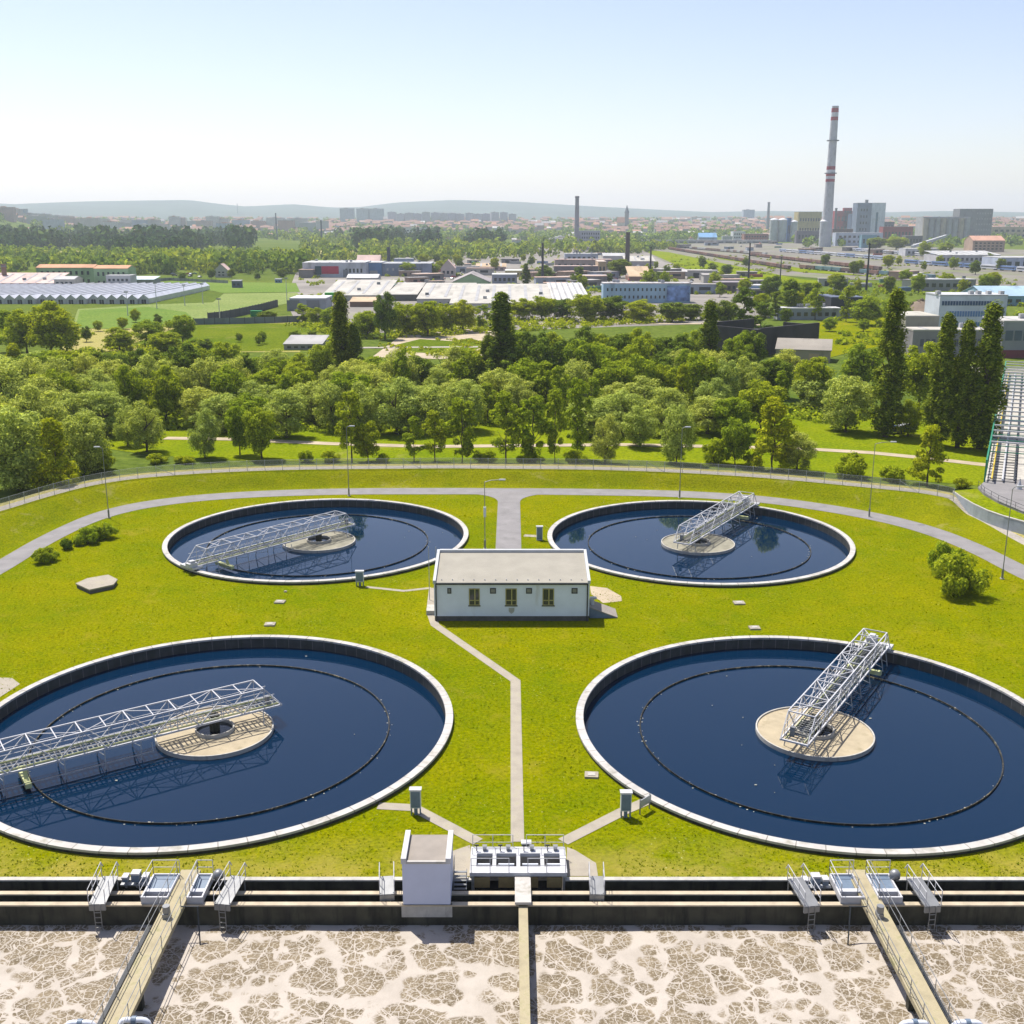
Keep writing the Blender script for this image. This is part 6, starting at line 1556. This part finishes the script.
# ------------------------------------------------------------------ the distant town
WG=[window_grid_mat('town_wall_pale',[(.50,.38,.35),(.48,.46,.42),(.36,.44,.54),(.56,.54,.52),(.48,.30,.26),(.38,.42,.41),(.54,.46,.35)],(.18,.19,.22),3.4,3.0,.45)]
TR_=[bm((.46,.24,.16),'roof'),bm((.36,.34,.34),'roof'),bm((.54,.52,.50),'roof'),bm((.42,.28,.22),'roof')]
def town(px,d,pw,ph,dep,rt,ri,label,group,name='apartment_block',col_=None):
    x=(px-512)*d*.97/FOC; zb=hill(x,d); w=pw*d*.97/FOC; h=ph*d*.97/FOC
    b=MB(); b.box(-w/2,w/2,0,dep,-6,h)
    if rt: 
        b.raw([(-w/2,0,h),(-w/2,dep,h),(-w/2,dep/2,h+h*.45)],[(0,2,1)]); b.raw([(w/2,0,h),(w/2,dep,h),(w/2,dep/2,h+h*.45)],[(0,1,2)])
        b.cur=1; s=.45*h
        b.raw([(-w/2-.5,-.5,h),(w/2+.5,-.5,h),(w/2+.5,dep/2,h+s+.3),(-w/2-.5,dep/2,h+s+.3),(w/2+.5,dep+.5,h),(-w/2-.5,dep+.5,h)],[(0,1,2,3),(3,2,4,5)])
    else:
        b.cur=1; b.box(-w/2-.2,w/2+.2,-.2,dep+.2,h+.01,h+.8); b.box(-w*.2,w*.05,dep*.3,dep*.7,h+.81,h+3.2)
    o=b.build(name,[col_ or WG[0],TR_[ri]]); o.location=(x,d,zb); o.rotation_euler=(0,0,random.uniform(-.12,.12))
    return tag(o,label,'building',group)
random.seed(21)
for px,d,pw,ph,lab in [(363,4600,12,13,'left one of two grey tower blocks on the skyline left of centre'),(348,4600,10,12,'low shoulder block next to the two grey tower blocks')][:1]+[(377,4600,14,13,'right one of two grey tower blocks on the skyline left of centre'),(52,2900,16,12,'pale blue slab block on the left skyline'),(748,5200,11,10,'lone grey tower block on the skyline left of the silos')]:
    town(px,d,pw,ph,40,0,1,lab,None,col_=bm((.36,.40,.46)))
town(347,4650,13,13,40,0,1,'grey tower block at the left end of the skyline pair',None,col_=bm((.34,.37,.43)))
for i in range(15):
    px=392+i*8.6; town(px,4300+random.uniform(-60,60),7.8,random.uniform(9,11.5),40,0,1,'hazy grey slab in the row of tower blocks below the ridge','grey slabs below the ridge',col_=bm((.42,.41,.46)))
for i in range(36):
    px=4+i*9+random.uniform(-4,4); d=random.uniform(2900,3700); town(px,d,random.uniform(10,20),random.uniform(7,12.5),14,0,random.choice([1,2,2,3]),'long pale apartment block in the town above the left woods','apartment blocks above the left woods')
for i in range(46):
    px=random.uniform(-30,330); d=random.uniform(2200,4200); town(px,d,random.uniform(4,9),random.uniform(2.2,4),12,1,random.choice([0,0,1,3]),'small gabled house in the town above the left woods','gabled houses above the left woods',name='town_house')
for i in range(60):
    px=random.uniform(330,560); d=random.uniform(2100,4400); rt=random.random()<.5; town(px,d,random.uniform(4,10),random.uniform(2,4.5),14,rt,random.choice([0,1,2,3]),'small house in the hazy town left of the grey chimney','houses left of the grey chimney',name='town_house')
for i in range(80):
    px=random.uniform(560,780); d=random.uniform(2300,4800); rt=random.random()<.65; town(px,d,random.uniform(4,11),random.uniform(2.2,4.5),14,rt,random.choice([0,0,1,2,3]),'small house in the old town right of the grey chimney','houses right of the grey chimney',name='town_house')
for i in range(46):
    px=random.uniform(880,1080); d=random.uniform(2600,4600); rt=random.random()<.6; town(px,d,random.uniform(5,12),random.uniform(2.5,4.5),14,rt,random.choice([0,0,1,2,3]),'small house in the town right of the power house','houses right of the power house',name='town_house')
for i in range(10):
    px=random.uniform(530,680); town(px,2350+random.uniform(-200,300),random.uniform(14,26),random.uniform(2.6,4),30,0,2,'long flat pale hall in front of the old town','flat halls in front of the old town',name='factory_hall')
# church
x=(626.5-512)*3600*.97/FOC; t=thing('church','dark church tower with a pointed roof over orange roofs of the old town','church',(x,3600,hill(x,3600)))
b=MB(); b.box(-6,6,0,12,-5,50); b.build('tower',bm((.20,.19,.21)),t); b=MB(); b.lathe([(8.2,50.01),(5,58),(.2,74)],8,(0,6)); b.build('spire',bm((.12,.13,.15)),t)
b=MB(); b.box(-30,-6.1,-2,14,-5,20); b.build('nave',bm((.5,.42,.34)),t); b=MB(); b.raw([(-31,-3,20.01),(-6.1,-3,20.01),(-6.1,6,36),(-31,6,36),(-6.1,15,20.01),(-31,15,20.01)],[(0,1,2,3),(3,2,4,5)]); b.build('roof',TR_[0],t)
stack('town_chimney','slim banded chimney left of the silos in the town',767,237,202,5,3,(.34,.34,.38))
stack('town_chimney','thin steel stack between the red hall and the tall chimney',834,241,208,3,2.2,(.16,.16,.18))
# everything too small to tell apart
b=MB(); 
for i in range(1300):
    px=random.uniform(-60,1100); d=random.choice([random.uniform(3000,4300),random.uniform(3200,6400)]); x=(px-512)*d*.97/FOC; z=hill(x,d); w=random.uniform(9,30); h=random.uniform(6,13); b.cur=0
    b.box(x-w/2,x+w/2,d,d+12,z-3,z+h); b.cur=1; b.raw([(x-w/2-.5,d-.5,z+h),(x+w/2+.5,d-.5,z+h),(x+w/2+.5,d+6,z+h+5),(x-w/2-.5,d+6,z+h+5),(x+w/2+.5,d+12.5,z+h),(x-w/2-.5,d+12.5,z+h)],[(0,1,2,3),(3,2,4,5)])
tag(b.build('distant_town',[bm((.36,.34,.33)),bm((.30,.17,.13),'roof')]),'countless tiny hazy houses of the town below the horizon','town',kind='stuff')
# ------------------------------------------------------------------ air, sky, sun, camera
hz=MB().box(-14500,14500,-14500,14000,-4,330).build('haze',bpy.data.materials.new('haze_air')); hz['kind']='stuff'; hz['label']='pale blue haze over the whole valley'; hz['category']='haze'
m=hz.data.materials[0]; m.use_nodes=True; nt=m.node_tree; nt.nodes.remove(nt.nodes['Principled BSDF'])
pv=N(nt,'ShaderNodeVolumePrincipled'); pv.inputs['Color'].default_value=(.82,.89,1.0,1); pv.inputs['Density'].default_value=HAZE; pv.inputs['Anisotropy'].default_value=.25
nt.links.new(pv.outputs[0],nt.nodes['Material Output'].inputs['Volume'])
AZ,EL=R(-38),R(63)
sun=bpy.data.lights.new('sun','SUN'); sun.energy=SUN; sun.angle=R(.53); sun.color=(1,.95,.86)
so=link('sun',sun); sv=Vector((math.sin(AZ)*math.cos(EL),math.cos(AZ)*math.cos(EL),math.sin(EL)))
so.rotation_euler=(-sv).to_track_quat('-Z','Y').to_euler(); so.location=(0,0,200)
w=bpy.data.worlds.new('World'); scn.world=w; w.use_nodes=True; nt=w.node_tree
sk=N(nt,'ShaderNodeTexSky',sky_type='NISHITA'); sk.sun_disc=False; sk.sun_elevation=EL; sk.sun_rotation=AZ; sk.altitude=300; sk.air_density=.9; sk.dust_density=1.2; sk.ozone_density=2.0
nt.links.new(mixc(nt,1.0,sk.outputs[0],(1.15,1.0,.97),'MULTIPLY'),nt.nodes['Background'].inputs[0]); nt.nodes['Background'].inputs[1].default_value=SKY
cam=bpy.data.cameras.new('camera'); cam.sensor_width=36; cam.lens=36*FOC/1024; cam.clip_end=40000; cam.clip_start=.5
co=link('camera',cam); co.location=(0,0,CAMH); co.rotation_euler=(math.pi/2-PITCH,0,0); scn.camera=co
scn.view_settings.view_transform='Standard'; scn.view_settings.look='None'; scn.view_settings.exposure=EXPO; scn.view_settings.gamma=1
scn.cycles.max_bounces=6; scn.cycles.diffuse_bounces=2; scn.cycles.glossy_bounces=2; scn.cycles.transparent_max_bounces=12; scn.cycles.transmission_bounces=2; scn.cycles.volume_bounces=2
